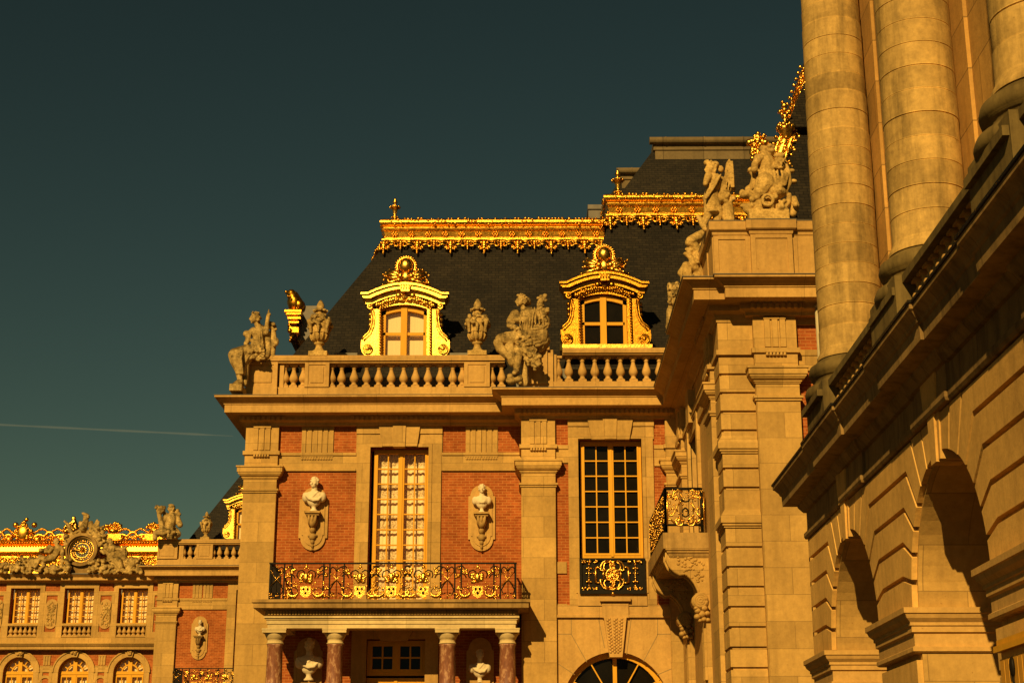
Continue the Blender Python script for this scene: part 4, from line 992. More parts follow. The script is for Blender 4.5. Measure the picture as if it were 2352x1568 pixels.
# ================================================================ side wing (projects towards the viewer)
B = thing('side_wing', (4.08, 30.6, 0), 'projecting stone and brick wing with rusticated corner, bracketed side balcony and statues on its parapet', 'building')
XW, YQ, YP_ = 4.08, 30.65, 30.5
XC = 4.0
bz = lambda y, z=z8: AT(z, 600, y, YP_).z
mb = MB()
mb.box(5.5, 10, 30.72, 31.2, 0, 11.5)
mb.build('brick_wall', M['brick'], B)
st = MB()
pilaster(st, 4.71, 5.59, YP_, 31.2)
st.box(XC+.05, 4.72, YQ+.05, 31.5, 0, 11.45)
zs_ = []
z = 10.58
grooves = [10.19, 9.80, 9.41, 9.02, 8.24, 7.85, 6.66, 6.27, 5.88, 5.49, 5.10, 4.71, 4.32, 3.93, 3.54, 3.15, 2.76, 2.37, 1.98]
edges = [10.58]+grooves
for i in range(len(edges)-1):
    a, b = edges[i], edges[i+1]
    if a > 9.0 > b or a > 8.9 >= b: pass
    st.box(XC, 4.72, YQ, 31.45, b+.03, a-.03)
for zt in (8.92, 7.42):                                        # string courses with a sloping top
    st.sweep([(XC, 31.5), (XC, YQ), (4.705, YQ)], [(-.05, zt-.37), (.03, zt-.37), (.03, zt-.34), (.06, zt-.33), (.06, zt-.29), (.09, zt-.28), (.09, zt-.16), (0, zt), (-.05, zt)])
st.box(XC, 4.72, YQ, 31.5, 10.70, 11.42); st.sweep([(XC, 31.5), (XC, YQ), (4.71, YQ)], [(-.03, 10.60), (.05, 10.60), (.05, 10.70), (-.03, 10.70)])
st.sweep([(XC, 31.5), (XC, YQ), (4.71, YQ)], [(-.03, 11.30), (.02, 11.30), (.05, 11.40), (-.03, 11.41)])
st.box(5.585, 6.3, 30.66, 31, 0, 8.6); st.box(5.59, 10, 30.66, 30.75, 10.60, 10.72); st.box(5.59, 10, 30.68, 30.75, 10.28, 10.60); st.box(5.59, 10, 30.66, 30.75, 11.25, 11.42)
st.build('stone_dressings', M['stone'], B)
# flank facing the court
mb = MB(); wy0, wy1 = 35.35, 37.15
wallgrid(mb, 31.5, 39.35, 0, 11.45, XW, XW+.5, [(wy0, wy1, 7.3, 10.55)], ax='x'); mb.build('flank_wall', M['trim'], B)
mb = MB()
def side_pil(y0, y1):
    mb.box(XW-.14, XW+.02, y0, y1, 0, 9.62); pth = [(XW+.02, y1), (XW-.14, y1), (XW-.14, y0), (XW+.02, y0)]
    mb.sweep(pth, CAP); mb.box(XW-.13, XW+.02, y0+.01, y1-.01, 9.65, 11.42); mb.sweep(pth, [(-.03, 10.61), (.05, 10.61), (.05, 10.71), (-.03, 10.71)])
    for i in range(3): a = y0+.22+i*.16; mb.box(XW-.175, XW-.12, a, a+.11, 10.75, 11.37)
    for i in range(6): mb.lathe((XW-.16, y0+.25+i*.08, 10.53), [(.036, 0), (.022, .075)], 8)
side_pil(31.75, 32.65); side_pil(38.1, 39.0)
for a, b, c, d in ((wy0-.25, wy0, 7.3, 10.8), (wy1, wy1+.25, 7.3, 10.8), (wy0, wy1, 10.55, 10.8)): mb.box(XW-.08, XW+.02, a, b, c, d)
mb.box(XW-.16, XW+.02, (wy0+wy1)/2-.3, (wy0+wy1)/2+.3, 10.5, 11.3)
for zz in (6.66, 6.27, 5.88, 5.49, 5.10, 4.71, 4.32, 3.93, 3.54): mb.box(XW-.05, XW+.02, 31.5, 33.1, zz-.33, zz-.0)
mb.box(XW-.05, XW+.02, 32.65, 38.1, 10.28, 10.60); mb.box(XW-.10, XW+.02, 32.65, 38.1, 10.60, 10.71)
mb.build('flank_dressings', M['stone'], B)
mb = MB(); mb.box(XW+.25, XW+.3, wy0, wy1, 7.3, 10.55); mb.build('flank_window', M['darkglass'], B)
mb = MB(); mb.box(XW+.6, 10, 31.3, 44, 0, 11.9); mb.build('inner_walls', M['dark'], B)
# cornice
mb = MB(); cb = [(XW, 39.1), (XW, 33.0), (XC-.02, 33.0), (XC-.02, YQ-.02), (4.60, YQ-.02), (4.60, YP_-.02), (11, YP_-.02)]
mb.sweep(cb, CORNICE)
dentils(mb, 4.62, 5.75, YP_-.16); dentils(mb, 31.2, 32.9, XC-.16, ax='y')
mb.build('cornice', M['trim'], B)
mb = MB(); mb.sweep(cb, [(-.3, 12.06), (.74, 12.03), (.755, 12.035), (.755, 12.05), (-.3, 12.10)]); mb.build('cornice_flashing', M['lead'], B)
# attic parapet carrying the statues
mb = MB(); ap = [(3.96, 36.6), (3.96, 30.45), (4.72, 30.45), (4.72, 30.37), (5.58, 30.37), (5.58, 30.45), (11, 30.45)]
ATT = [(-.5, 12.05), (.06, 12.05), (.06, 12.20), (.03, 12.24), (0, 12.26), (0, 13.12), (.02, 13.14), (.03, 13.20), (.07, 13.22), (.09, 13.24), (.09, 13.42), (-.5, 13.42)]
mb.sweep(ap, ATT)
for a, b, y in ((3.96, 4.72, 30.45), (4.72, 5.58, 30.37)):
    for c, d, e, f_ in ((a, a+.10, 12.26, 13.1), (b-.10, b, 12.26, 13.1), (a+.1, b-.1, 12.26, 12.34), (a+.1, b-.1, 13.04, 13.12)): mb.box(c, d, y-.022, y+.02, e, f_)
for c, d, e, f_ in ((30.47, 30.6, 12.26, 13.1), (31.4, 31.52, 12.26, 13.1)): mb.box(3.938, 3.97, c, d, e, f_)
mb.build('attic_parapet', M['trim'], B)
mb = MB(); mb.sweep(ap, [(-.5, 13.42), (.095, 13.42), (.10, 13.44), (-.5, 13.455)]); mb.build('parapet_flashing', M['lead'], B)
# wing roof with gilded hip
mb = MB(); g = lambda u, v, Y: PY(u, v, Y)
Yr0 = 33.2; e0 = g(1787, 372, Yr0); e1 = g(1800, 303, Yr0+.62); e2 = g(1858, 165, Yr0+2.2)
tq = (12.0-e0.z)/(e1.z-e0.z); eb = e0+(e1-e0)*tq
mb.add([(eb.x, eb.y, 12.0), (9, eb.y, 12.0), (9, e1.y, e1.z), (e1.x+.02, e1.y, e1.z), (eb.x+.6, 44, 12.0), (9, 44, 12), (9, 44, e1.z), (e1.x+.5, 44, e1.z)], [(0, 1, 2, 3), (0, 3, 7, 4), (3, 2, 6, 7), (1, 5, 6, 2), (4, 7, 6, 5), (0, 4, 5, 1)])
mb.add([(e1.x+.02, e1.y-.28, e1.z), (9, e1.y-.28, e1.z), (9, e2.y, e2.z+.3), (e2.x+.12, e2.y, e2.z+.3), (e1.x+.5, 44, e1.z), (9, 44, e1.z), (9, 44, e2.z), (e2.x+.6, 44, e2.z)], [(0, 1, 2, 3), (0, 3, 7, 4), (3, 2, 6, 7), (1, 5, 6, 2), (4, 7, 6, 5), (0, 4, 5, 1)])
rf = mb.build('slate_roof', M['slate'], B)
mb = MB(); rnd = random.Random(9)
a, b = g(1782, 385, Yr0-.1), g(1862, 150, Yr0+2.2)
mb.tube([a, b], .11, 8); mb.tube([a+Vector((-.13, -.02, .03)), b+Vector((-.13, -.02, .03))], .05, 8); mb.tube([a+Vector((.13, -.06, -.03)), b+Vector((.13, -.06, -.03))], .05, 8)
n = 64
for i in range(n):
    p = a.lerp(b, i/(n-1))
    for q in range(6): mb.ell(p+Vector((rnd.uniform(-.17, .20), rnd.uniform(-.15, .0), rnd.uniform(-.06, .06))), rnd.uniform(.022, .05), nu=7, nv=5)
    if i % 4 == 0: mb.ell(p+Vector((-.22, 0, .07)), .045, nu=8, nv=6); mb.ell(p+Vector((.24, -.05, -.06)), .05, nu=8, nv=6)
    if i % 8 == 3:
        for k in range(3): mb.ell(p+Vector((.27+.05*k, -.06, -.08-.07*k)), .055-.01*k, nu=7, nv=5)
mb.build('gilded_hip', M['gold_fine'], rf)
p = g(1806, 322, Yr0+.4); mb = MB()
fb_, ft_ = g(1806, 330, Yr0+.4), g(1812, 234, Yr0+.4); h = ft_.z-fb_.z
mb.lathe((fb_.x, fb_.y, fb_.z), [(.02, 0), (.05*h, 0), (.08*h, .1*h), (.16*h, .30*h), (.19*h, .36*h), (.10*h, .42*h), (.04*h, .48*h), (.03*h, .62*h), (.06*h, .66*h), (.02, .7*h)], 12)
for k in range(16): a_ = k*math.pi/8; mb.ell((fb_.x+.17*h*math.cos(a_), fb_.y+.17*h*math.sin(a_), fb_.z+(.36+.04*(k % 2))*h), .05*h, nu=7, nv=5)
for dx, dz, r in ((-.10, .76, .055), (.10, .76, .055), (0, .80, .07), (0, .90, .075), (-.04, .99, .04), (.06, .72, .045), (-.06, .70, .04)): mb.ell((fb_.x+dx*h, fb_.y, fb_.z+dz*h), r*h, nu=8, nv=6)
mb.build('roof_finial', M['gold_fine'], rf)
zf = zoom(2350, 450, .3509); mb = MB(); Yf = 33.4
def FP(x, y, dy=0): p = AT(zf, x, y, Yf); return Vector((p.x, Yf+dy, p.z))
mb.limb([FP(795, 310), FP(795, 130)], [.06, .06]); mb.ell(FP(795, 40), .055); mb.ell(FP(795, 75), .09, .08, .09); mb.ell(FP(795, 110), .11, .09, .08)
for m in (-1, 1):
    for (x, y, r) in ((30, 150, .07), (55, 120, .075), (78, 130, .085), (88, 118, .05), (45, 190, .06), (20, 200, .06), (50, 225, .07), (30, 265, .07)): mb.ell(FP(795+m*x-8, y), r)
for (x, y, r) in ((745, 200, .07), (735, 235, .06), (755, 265, .07), (740, 285, .06), (725, 410, .07), (745, 430, .07), (715, 400, .05)): mb.ell(FP(x, y), r)
for k in range(26): mb.ell(FP(795+random.uniform(-60, 60), random.uniform(60, 280), -.05), random.uniform(.03, .055), nu=6, nv=5)
for (x, y) in ((1120, 395), (1150, 500), (1130, 600)):
    for k in range(7): mb.ell(FP(x+random.uniform(-25, 25), y+random.uniform(-18, 18)), random.uniform(.05, .075), nu=7, nv=5)
mb.limb([FP(1000, 560), FP(1060, 520), FP(1100, 395)], .05); mb.limb([FP(1060, 520), FP(1140, 500)], .045)
mb.build('gilded_lily_crest', M['gold_fine'], rf)
# downpipe
mb = MB(); a, b = PY(1876, 702, 30.35), PY(1893, 880, 30.35); mb.tube([(a.x+.03, 30.35, a.z), (a.x+.03, 30.35, 0)], .075, 12)
for zz in (a.z, 10.45, 8.2, 6): mb.tube([(a.x+.03, 30.35, zz-.05), (a.x+.03, 30.35, zz+.0)], .09, 12)
mb.build('downpipe', M['pipe'], B)
# ---------------------------------------------------------------- side balcony on scrolled brackets
zq = zoom(2220, 1650, .458); Yn = 34.2; Xo = 3.08
mb = MB()
mb.box(Xo, XW, Yn, 38.4, 7.22, 7.57)
mb.sweep([(XW, 38.3), (Xo+.13, 38.3), (Xo+.13, Yn+.09), (XW, Yn+.09)], [(-.05, 7.06), (.0, 7.06), (.02, 7.12), (.05, 7.14), (.05, 7.18), (.08, 7.19), (.08, 7.23), (-.05, 7.23)])
mb.box(Xo+.15, XW, Yn+.1, 38.25, 7.04, 7.22)
sb = mb.build('balcony_slab', M['weathered'], B)
prof = [(205, 578), (202, 625), (228, 682), (268, 722), (304, 744), (345, 736), (385, 765), (420, 810), (444, 860), (455, 905), (475, 925), (525, 1010), (540, 1010), (540, 578)]
for y0 in (Yn+.12, 37.75):
    mb = MB(); pts = [AT(zq, x, y, Yn+.12) for x, y in prof]; pp = [(min(p.x, XW+.05), p.z) for p in pts]
    mb.prism(pp, 'y', y0, y0+.42)
    mb.tube([(x-.01, y0+.02, z) for x, z in pp[:10]], .035, 7); mb.tube([(x-.01, y0+.40, z) for x, z in pp[:10]], .035, 7)
    C = lambda x, y, dy=-.02: (AT(zq, x, y, Yn+.12).x, y0+dy, AT(zq, x, y, Yn+.12).z)
    for r in (46, 30, 14): mb.tube([C(458+r*math.cos(t), 942+r*math.sin(t)) for t in [i*math.pi/7 for i in range(15)]], .035, 7)
    mb.tube([C(458, 942, -.04), C(458, 942, .46)], .18, 12)
    for (x, y, r) in ((487, 1000, .10), (440, 1020, .09), (470, 1045, .11), (510, 1040, .08), (435, 1065, .09), (485, 1085, .08), (515, 1090, .07), (455, 1095, .06), (425, 1000, .06)): mb.ell(C(x, y, .05), r*.8, .14, r*.8)
    for k in range(70):
        x, y = random.uniform(250, 480), random.uniform(600, 800)
        if y > 600+(x-250)*1.1+40 and x < 400: continue
        mb.ell(C(x, y, 0), random.uniform(.02, .045), .03, random.uniform(.02, .04), 7, 5)
    mb.build('scroll_bracket', M['stone'], sb)
for y0 in (Yn+.12, 37.75):
    mb = MB()
    mb.box(XW-.10, XW+.02, y0-.02, y0+.46, 3.9, 5.6)
    for q in (.06, .2, .34): mb.box(XW-.16, XW-.08, y0+q-.04, y0+q+.04, 4.4, 5.5)
    mb.build('bracket_drop', M['stone'], sb)
iron, gold = MB(), MB(); zl, zh = 7.57, AT(zq, 350, 90, Yn+.05).z
def rail_run(p0, p1):
    a, b = Vector(p0), Vector(p1); L = (b-a).length
    iron.tube([a+Vector((0, 0, zh-.02)), b+Vector((0, 0, zh-.02))], .032, 6); iron.tube([a+Vector((0, 0, zl+.18)), b+Vector((0, 0, zl+.18))], .026, 6)
    for f in (0, 1): p = a.lerp(b, f); iron.tube([p+Vector((0, 0, zl)), p+Vector((0, 0, zh))], .034, 6)
rail_run((Xo+.08, Yn+.06, 0), (XW-.12, Yn+.06, 0)); rail_run((Xo+.08, Yn+.06, 0), (Xo+.08, 38.3, 0))
KQ = lambda x, y: AT(zq, x, y, Yn+.05)
cxq = 344
for m in (-1, 1):
    X = lambda d: cxq+m*d
    for pts, r in (([(20, 118), (60, 105), (92, 130), (98, 165), (70, 165), (66, 140)], .022), ([(98, 160), (138, 160)], .02), ([(138, 120), (138, 370)], .022), ([(40, 200), (70, 240), (60, 270)], .02), ([(128, 250), (90, 245), (78, 270), (100, 300), (128, 290)], .02), ([(15, 345), (45, 310), (80, 335), (60, 375), (25, 372), (15, 345)], .024), ([(80, 360), (110, 330), (138, 328)], .02), ([(0, 240), (22, 260), (20, 300), (0, 310)], .018), ([(0, 195), (25, 190), (30, 175)], .018)):
        (gold if r > .019 else iron).tube([KQ(X(x), y) for x, y in pts], r, 6)
    for k in range(55): gold.ell(KQ(X(random.uniform(5, 130)), random.choice((random.uniform(105, 175), random.uniform(175, 370)))), random.uniform(.012, .03), nu=6, nv=5)
    for k in range(5): gold.ell(KQ(X(45+random.uniform(-10, 10)), 340+random.uniform(-12, 12)), .03, nu=6, nv=5)
for k in range(34):
    y = Yn+.2+k*.118
    iron.tube([(Xo+.08, y, zl+.05), (Xo+.08, y, zh)], .012, 5)
    for q in range(12): gold.ell((Xo+.06+random.uniform(-.02, .02), y+random.uniform(0, .1), random.uniform(zl+.15, zh-.06)), random.uniform(.012, .028), nu=6, nv=5)
r = iron.build('balcony_railing', M['iron'], sb); gold.build('gilded_trim', M['gold_fine'], sb)
# ================================================================ columned wing at the right edge
KS = .92                                                     # the wing was drawn at another scale; everything below is brought to true size
class WB(MB):
    def add(s, vs, fs, smooth=False): super().add([(p[0]*KS, p[1]*KS, CZ+(p[2]-CZ)*KS) for p in vs], fs, smooth)
MB0, MB = MB, WB
C_ = thing('columned_wing', (4.6, 18.5, 0), 'stone wing at the right edge, rusticated arcade below, giant drum columns above', 'building')
W, CZ0, RA = 5.0, 4.08, 1.72; CY = (23.95, 18.47, 12.99, 7.51); YFAR, YNEAR = 27.32, 4.8
ZK = [4.17, 4.60, 5.03, 5.46, 5.89]; ZF = 6.27; ANG = [2.2, 13.6, 25.2, 36.8, 48.6, 60.4, 72.4, 84]
G = .036; GD = .075
def inset(poly, d):
    n = len(poly); out = []
    ar = sum(poly[i][0]*poly[(i+1) % n][1]-poly[(i+1) % n][0]*poly[i][1] for i in range(n)); sg = 1 if ar > 0 else -1
    for i in range(n):
        p0, p1, p2 = Vector(poly[i-1]), Vector(poly[i]), Vector(poly[(i+1) % n])
        d1, d2 = (p1-p0), (p2-p1)
        if d1.length < 1e-6 or d2.length < 1e-6: out.append(tuple(p1)); continue
        d1.normalize(); d2.normalize(); n1, n2 = Vector((-d1.y, d1.x))*sg, Vector((-d2.y, d2.x))*sg
        k = n1+n2; l = k.dot(n1)
        out.append(tuple(p1+k*(d/max(l, .35))))
    return out
rus = MB()
def arc_pt(a, r=RA): return (r*math.cos(R(a)), CZ0+r*math.sin(R(a)))
def outer(k): return ((ZK[k]-CZ0)/math.tan(R(ANG[k])) if k else RA, ZK[k])
def half(k, smax, top=None):
    """outline of course k on the positive side of an arch, from the jamb out to smax"""
    arc = [arc_pt(ANG[k]+(ANG[k+1]-ANG[k])*i/3) for i in range(4)]
    lo = outer(k); hi = outer(k+1) if k+1 < len(ZK) else ((ZF-CZ0)/math.tan(R(ANG[k+1])), ZF)
    return arc, lo, hi
def block(poly, x=W, d=G): rus.prism(inset(poly, d), 'x', x, x+.3)
piers = [(YFAR, CY[0])]+[(CY[i], CY[i+1]) for i in range(3)]+[(CY[3], YNEAR)]
for pi, (yf, yn) in enumerate(piers):
    for k in range(len(ZK)):
        farside = pi > 0; poly = []
        # right-hand course: belongs to the arch at yf (its near half, s = yf-y) and the arch at yn (its far half, s = y-yn)
        if farside:
            arc, lo, hi = half(k, 0); poly += [(yf-hi[0], hi[1])]+[(yf-s, z) for s, z in arc[::-1]]+([(yf-lo[0], lo[1])] if k else [])
        else: poly += [(yf, min(ZK[k+1] if k+1 < len(ZK) else ZF, ZF)), (yf, ZK[k])]
        if yn != YNEAR:
            arc, lo, hi = half(k, 0); poly += ([(yn+lo[0], lo[1])] if k else [])+[(yn+s, z) for s, z in arc]+[(yn+hi[0], hi[1])]
        else: poly += [(yn, ZK[k]), (yn, ZK[k+1] if k+1 < len(ZK) else ZF)]
        block(poly)
    ja = yf-RA+.02 if farside else yf; jb = yn+RA-.02 if yn != YNEAR else yn
    for zb_ in (3.05, 2.55, 2.05, 1.55, 1.05, .55, .05): rus.box(W, W+.3, jb+G, ja-(G if farside else 0), zb_+G, zb_+.5-G)
for yc in CY:
    for m in (1, -1):
        for k in (5, 6):
            arc = [arc_pt(ANG[k]+(ANG[k+1]-ANG[k])*i/3) for i in range(4)]; lo = ((ZF-CZ0)/math.tan(R(ANG[k])), ZF); hi = ((ZF-CZ0)/math.tan(R(ANG[k+1])), ZF)
            block([(yc+m*s, z) for s, z in [lo]+arc+[hi]], W, G*.62)
    rus.prism([(yc-.20, 5.70), (yc+.20, 5.70), (yc+.27, ZF), (yc-.27, ZF)], 'x', W-.02, W+.3)
    rus.prism([(yc-.12, 5.68), (yc+.12, 5.68), (yc+.165, 6.45), (yc-.165, 6.45)], 'x', W-.05, W+.3)
    rus.prism([(yc-.27, ZF), (yc+.27, ZF), (yc+.36, 6.75), (yc-.36, 6.75)], 'x', W-.055, W+.3)
rus.build('rusticated_arcade', M['rustic'], C_)
# backing with deep openings
mb = MB(); xb, xe = W+GD, W+1.35
ys = YFAR
for i, yc in enumerate(CY):
    mb.box(xb, xe, yc+RA, ys-.03 if i == 0 else ys, 0, CZ0); mb.box(xb, xe, yc+RA, ys-.03 if i == 0 else ys, CZ0, 7.0)
    for k in range(26):
        a, b = math.pi*k/26, math.pi*(k+1)/26; p, q = (yc+RA*math.cos(a), CZ0+RA*math.sin(a)), (yc+RA*math.cos(b), CZ0+RA*math.sin(b))
        mb.prism([p, (p[0], 7.0), (q[0], 7.0), q], 'x', xb, xe)
    ys = yc-RA
mb.box(xb, xe, YNEAR, ys, 0, 7.0)
mb.build('arcade_wall', M['stone'], C_)
mb = MB(); mb.box(xe, 14, YNEAR, YFAR-.1, 0, 7.3); mb.build('inner_walls', M['stone'], C_)
mb = MB(); IMP = [(-.1, 3.60), (.02, 3.60), (.05, 3.62), (.05, 3.67), (.015, 3.69), (.015, 3.84), (.05, 3.86), (.05, 3.93), (.07, 3.94), (.07, 3.98), (.12, 4.03), (.14, 4.08), (.16, 4.09), (.16, 4.16), (-.1, 4.17)]
for pi, (yf, yn) in enumerate(piers):
    ja = yf-RA if pi else yf; jb = yn+RA if yn != YNEAR else yn
    mb = MB(); mb.sweep([(xe, ja), (W, ja), (W, jb), (xe, jb)], IMP); mb.build('impost_moulding', M['trim'], C_)
# entablature with small breaks below each column
path = [(6.5, YFAR), (W, YFAR)]
CL = (23.2, 18.47, 13.85, 9.15)
for yc in CL: path += [(W, yc+.78), (W-.04, yc+.78), (W-.04, yc-.78), (W, yc-.78)]
path += [(W, YNEAR)]
ENT = [(-.25, 6.26), (.03, 6.26), (.05, 6.30), (.05, 6.36), (.0, 6.38), (-.01, 6.55), (-.01, 6.72), (.04, 6.73), (.08, 6.78), (.12, 6.83), (.13, 6.87), (.35, 6.90), (.36, 7.08), (.385, 7.10), (.40, 7.14), (.46, 7.21), (.49, 7.23), (.49, 7.29), (-.3, 7.33)]
mb = MB(); mb.sweep(path, ENT)
mb.build('arcade_cornice', M['grimy'], C_)
mb = MB(); mb.sweep(path, [(-.4, 7.33), (.50, 7.29), (.51, 7.295), (.51, 7.33), (-.4, 7.36)]); mb.build('cornice_flashing', M['iron'], C_)
mb = MB(); mb.box(W-.2, 14, YNEAR, YFAR+.1, 7.2, 7.345); mb.build('terrace', M['lead'], C_)
# balustrade, pedestals
XB = 4.60; ml = MB(); ZT = 7.84
for i in range(len(CL)):
    yc = CL[i]
    ml.box(4.47, 5.8, yc-.69, yc+.69, 7.34, ZT);
    lo = CL[i+1]+.69 if i+1 < len(CL) else YNEAR
    ml.box(XB-.04, XB+.34, lo, yc-.69, ZT-.10, ZT+.0); ml.box(XB+.0, XB+.3, lo, yc-.69, 7.33, 7.37)
cb_ = ml.build('terrace_balustrade', M['mossy'], C_)
MB = MB0; B3 = baluster_mesh(.37*KS, 10, .85); MB = WB
for i in range(3):
    a, b = CL[i]-.69, CL[i+1]+.69; n = 12
    for k in range(n): place(B3, 'baluster', cb_, ((XB+.14)*KS, (b+(a-b)*(k+.5)/n)*KS, CZ+(7.37-CZ)*KS))
# giant columns built of drums
for i, (yc, xc, r) in enumerate(((CL[0], 5.10, .495), (CL[1], 5.13, .475), (CL[2], 5.10, .475), (CL[3], 5.12, .475))):
    mb = MB(); rnd = random.Random(i); z = 8.32; prof = [(.02, z), (r+.05, z), (r+.05, z+.05), (r+.01, z+.12)]
    z += .16; ztop = 16.5
    while z < ztop:
        zn = z+.325; f = (z-8.5)/8; rr = r*(1.0 if f < .3 else 1-.13*((f-.3)/.7)**1.6); e = rnd.uniform(-.004, .004)
        w1 = rnd.choice((.006, .006, .010)); 
        prof += [(rr+e, z+.004), (rr+e, zn-w1-.006), (rr+e-.009, zn-w1), (rr+e-.009, zn)]
        z = zn
    prof += [(.02, z)]
    mb.lathe((xc, yc, 0), prof, 40, smooth=False)
    col = mb.build('giant_column', M['drum'], C_)
    for f in col.data.polygons: f.use_smooth = True
    try: col.data.set_sharp_from_angle(angle=R(35))
    except Exception: pass
    mb = MB(); bp = [(.02, 7.700), (r+.22, 7.700), (r+.255, 7.730), (r+.265, 7.800), (r+.24, 7.870), (r+.18, 7.890), (r+.18, 7.910), (r+.12, 7.930), (r+.11, 7.980), (r+.13, 8.020), (r+.145, 8.020), (r+.145, 8.045), (r+.17, 8.060), (r+.19, 8.130), (r+.17, 8.210), (r+.10, 8.240), (r+.09, 8.270), (r+.02, 8.320), (.02, 8.330)]
    mb.lathe((xc, yc, 0), bp, 40); mb.box(xc-r-.22, xc+r+.2, yc-r-.18, yc+r+.18, 7.60, 7.70); mb.build('column_base', M['mossy'], col)
    mb = MB(); mb.lathe((xc, yc, 16.6), [(.02, 0), (r*.87, 0), (r*.9, .5), (r*1.3, 1.0), (.02, 1.0)], 24); mb.box(xc-.75, xc+.75, yc-.75, yc+.75, 17.6, 17.8); mb.build('column_capital', M['drum'], col)
# upper wall behind the columns
mb = MB(); XU = 5.66
mb.box(XU, 14, YNEAR, 24.6, 7.3, 18.5)
for yc in CL[:3]: mb.box(XU-.05, XU, yc-.62, yc+.62, 7.34, 18)
mb.build('upper_wall', M['stone_big'] if 'stone_big' in M else M['trim'], C_)
mb = MB(); mb.box(4.5, 14, YNEAR, 25.2, 17.8, 19.2); mb.build('upper_entablature', M['trim'], C_)
# wooden shutter standing against the near pier
t = thing('wooden_gate_leaf', (4.46, 14.3, 0), 'ochre boarded gate leaf with a black latch, against the nearest stone pier', 'gate')
mb = MB(); mb.box(4.82, 4.90, 14.0, 16.02, 0, 3.2)
for k in range(14): mb.box(4.805, 4.82, 14.02+k*.145, 14.02+k*.145+.13, .1, 3.13)
mb.build('boards', M['wood_boards'], t)
mb = MB(); mb.box(4.76, 4.93, 13.9, 16.08, 3.2, 3.26); mb.box(4.79, 4.92, 13.95, 16.05, 3.26, 3.32); mb.build('top_rail', M['wood'], t)
mb = MB(); lp = PX(*zoom(2650, 1500, .5537)(1562, 1465), 4.80); mb.ell((4.79, lp.y, lp.z), .03, .05, .10); mb.tube([(4.79, lp.y, lp.z), (4.79, lp.y-.02, lp.z-.5)], .012, 6); mb.build('latch', M['iron'], t)
MB = MB0
# ================================================================ far pavilion, same order of architecture
FYP = 68.9; FYW = FYP+.15
F_ = thing('far_pavilion', (0, FYW, 0), 'farther brick and stone pavilion with one visible bust, glimpsed left of the near corner pilaster', 'building')
fx = lambda x, y=1200, Y=FYP: AT(zL, x, y, Y).x
fz = lambda y, Y=FYP, x=1300: AT(zL, x, y, Y).z
p0, p1 = fx(1097), fx(1243); XE = -5.0
fwx = fx(1662, 1200, FYW)                                       # left edge of the tall window
mb = MB(); wallgrid(mb, p1-.1, XE, 0, 11.5, FYW, FYW+.4, [(fwx, fwx+1.5, 7.0, fz(905))]); mb.build('brick_wall', M['brick'], F_)
mb = MB(); pilaster(mb, p0, p1, FYP, FYW+1)
def fband(x0, x1, z0, z1, d): mb.box(x0, x1, FYW-d, FYW+.05, z0, z1)
sx = fx(1600, 1200, FYW)
fband(p1, sx, 10.28, 10.60, .04); fband(p1, sx, 10.61, 10.71, .075); fband(p1, sx, 10.22, 10.29, .065)
fband(sx, fwx, 6.5, 11.42, .06); fband(fwx-.09, fwx, 6.9, fz(905), .09); fband(fwx, XE, fz(905), 11.42, .06); fband(fx(1610, 850, FYW), XE, fz(850), 11.42, .10)
for q in (1395, 1470): triglyph(mb, fx(q, 900), FYW, .41)
mb.build('stone_dressings', M['stone'], F_)
casement(F_, fwx+.08, fwx+1.5, 7.0, fz(905)-.05, FYW+.3, 2, 8, 'lace')
mb = MB(); mb.box(p0+.1, XE, FYW+.6, 82, 0, 11.9); mb.build('inner_walls', M['dark'], F_)
mb = MB(); fp = [(p0, 82), (p0, FYP+.02), (XE, FYP+.02)]; mb.sweep(fp, CORNICE); dentils(mb, p0-.1, p1+.2, FYP-.12); dentils(mb, sx-.2, XE, FYP-.12); mb.build('cornice', M['trim'], F_)
mb = MB(); mb.sweep(fp, [(-.3, 12.06), (.74, 12.03), (.755, 12.035), (.755, 12.055), (-.3, 12.10)]); mb.build('cornice_flashing', M['lead'], F_)
mb = MB(); yb = FYP+.05; c0, c1 = fx(1118, 610, yb), fx(1268, 610, yb)
mb.box(c0, XE, yb-.02, yb+.34, 12.05, 12.44); mb.box(c0, XE, yb-.10, yb+.42, 13.13, 13.30); mb.box(c0, XE, yb-.05, yb+.37, 13.08, 13.14)
pedestal(mb, c0, c1-.05, yb-.06, yb+.45); mb.box(c1, c1+.2, yb+.03, yb+.3, 12.44, 13.12); pedestal(mb, fx(1393, 620, yb), fx(1508, 620, yb), yb-.03, yb+.38)
mb.box(c0, c0+.3, yb, 80, 12.05, 13.3)
bs = mb.build('roof_balustrade', M['trim'], F_)
for q in (1303, 1348, 1392, 1512, 1556, 1607, 1656, 1704): place(BAL, 'baluster', bs, (fx(q, 620, yb+.16), yb+.16, 12.44))
mb = MB(); mb.box(c0+.4, XE, yb+.85, yb+1, 12.0, 12.95); mb.build('gutter_wall', M['gutter'], F_)
h0, h1 = PY(*zL(1345, 540), 70.2), None
rise = 6.0; mb = MB(); ry = 70.2-(h0.z-12)/TN; rx = h0.x-(h0.z-12)/TN*1.0
hiproof(F_, rx, 2, ry, 12.0, 7.6, 82)
fo = AT(zL, 1765, 545, 69.95); dormer(F_, Vector((fo.x, 0, fo.z)), 69.95, True, .98)
f = AT(zL, 1413, 1232, FYW-.22); t_ = AT(zL, 1407, 1122, FYW-.22)
zt, zb_ = fz(1095, FYW), fz(1402, FYW); wd = fx(1472, 1200, FYW)-fx(1355, 1200, FYW)
bracket(F_, fx(1412, 1250, FYW), FYW, f.z, zb_, wd, zt-zb_)
bust('white marble bust on the far pavilion, small and alone on its red panel', (f.x, FYW-.21, f.z), (t_.z-f.z)/.86, -.1, True)
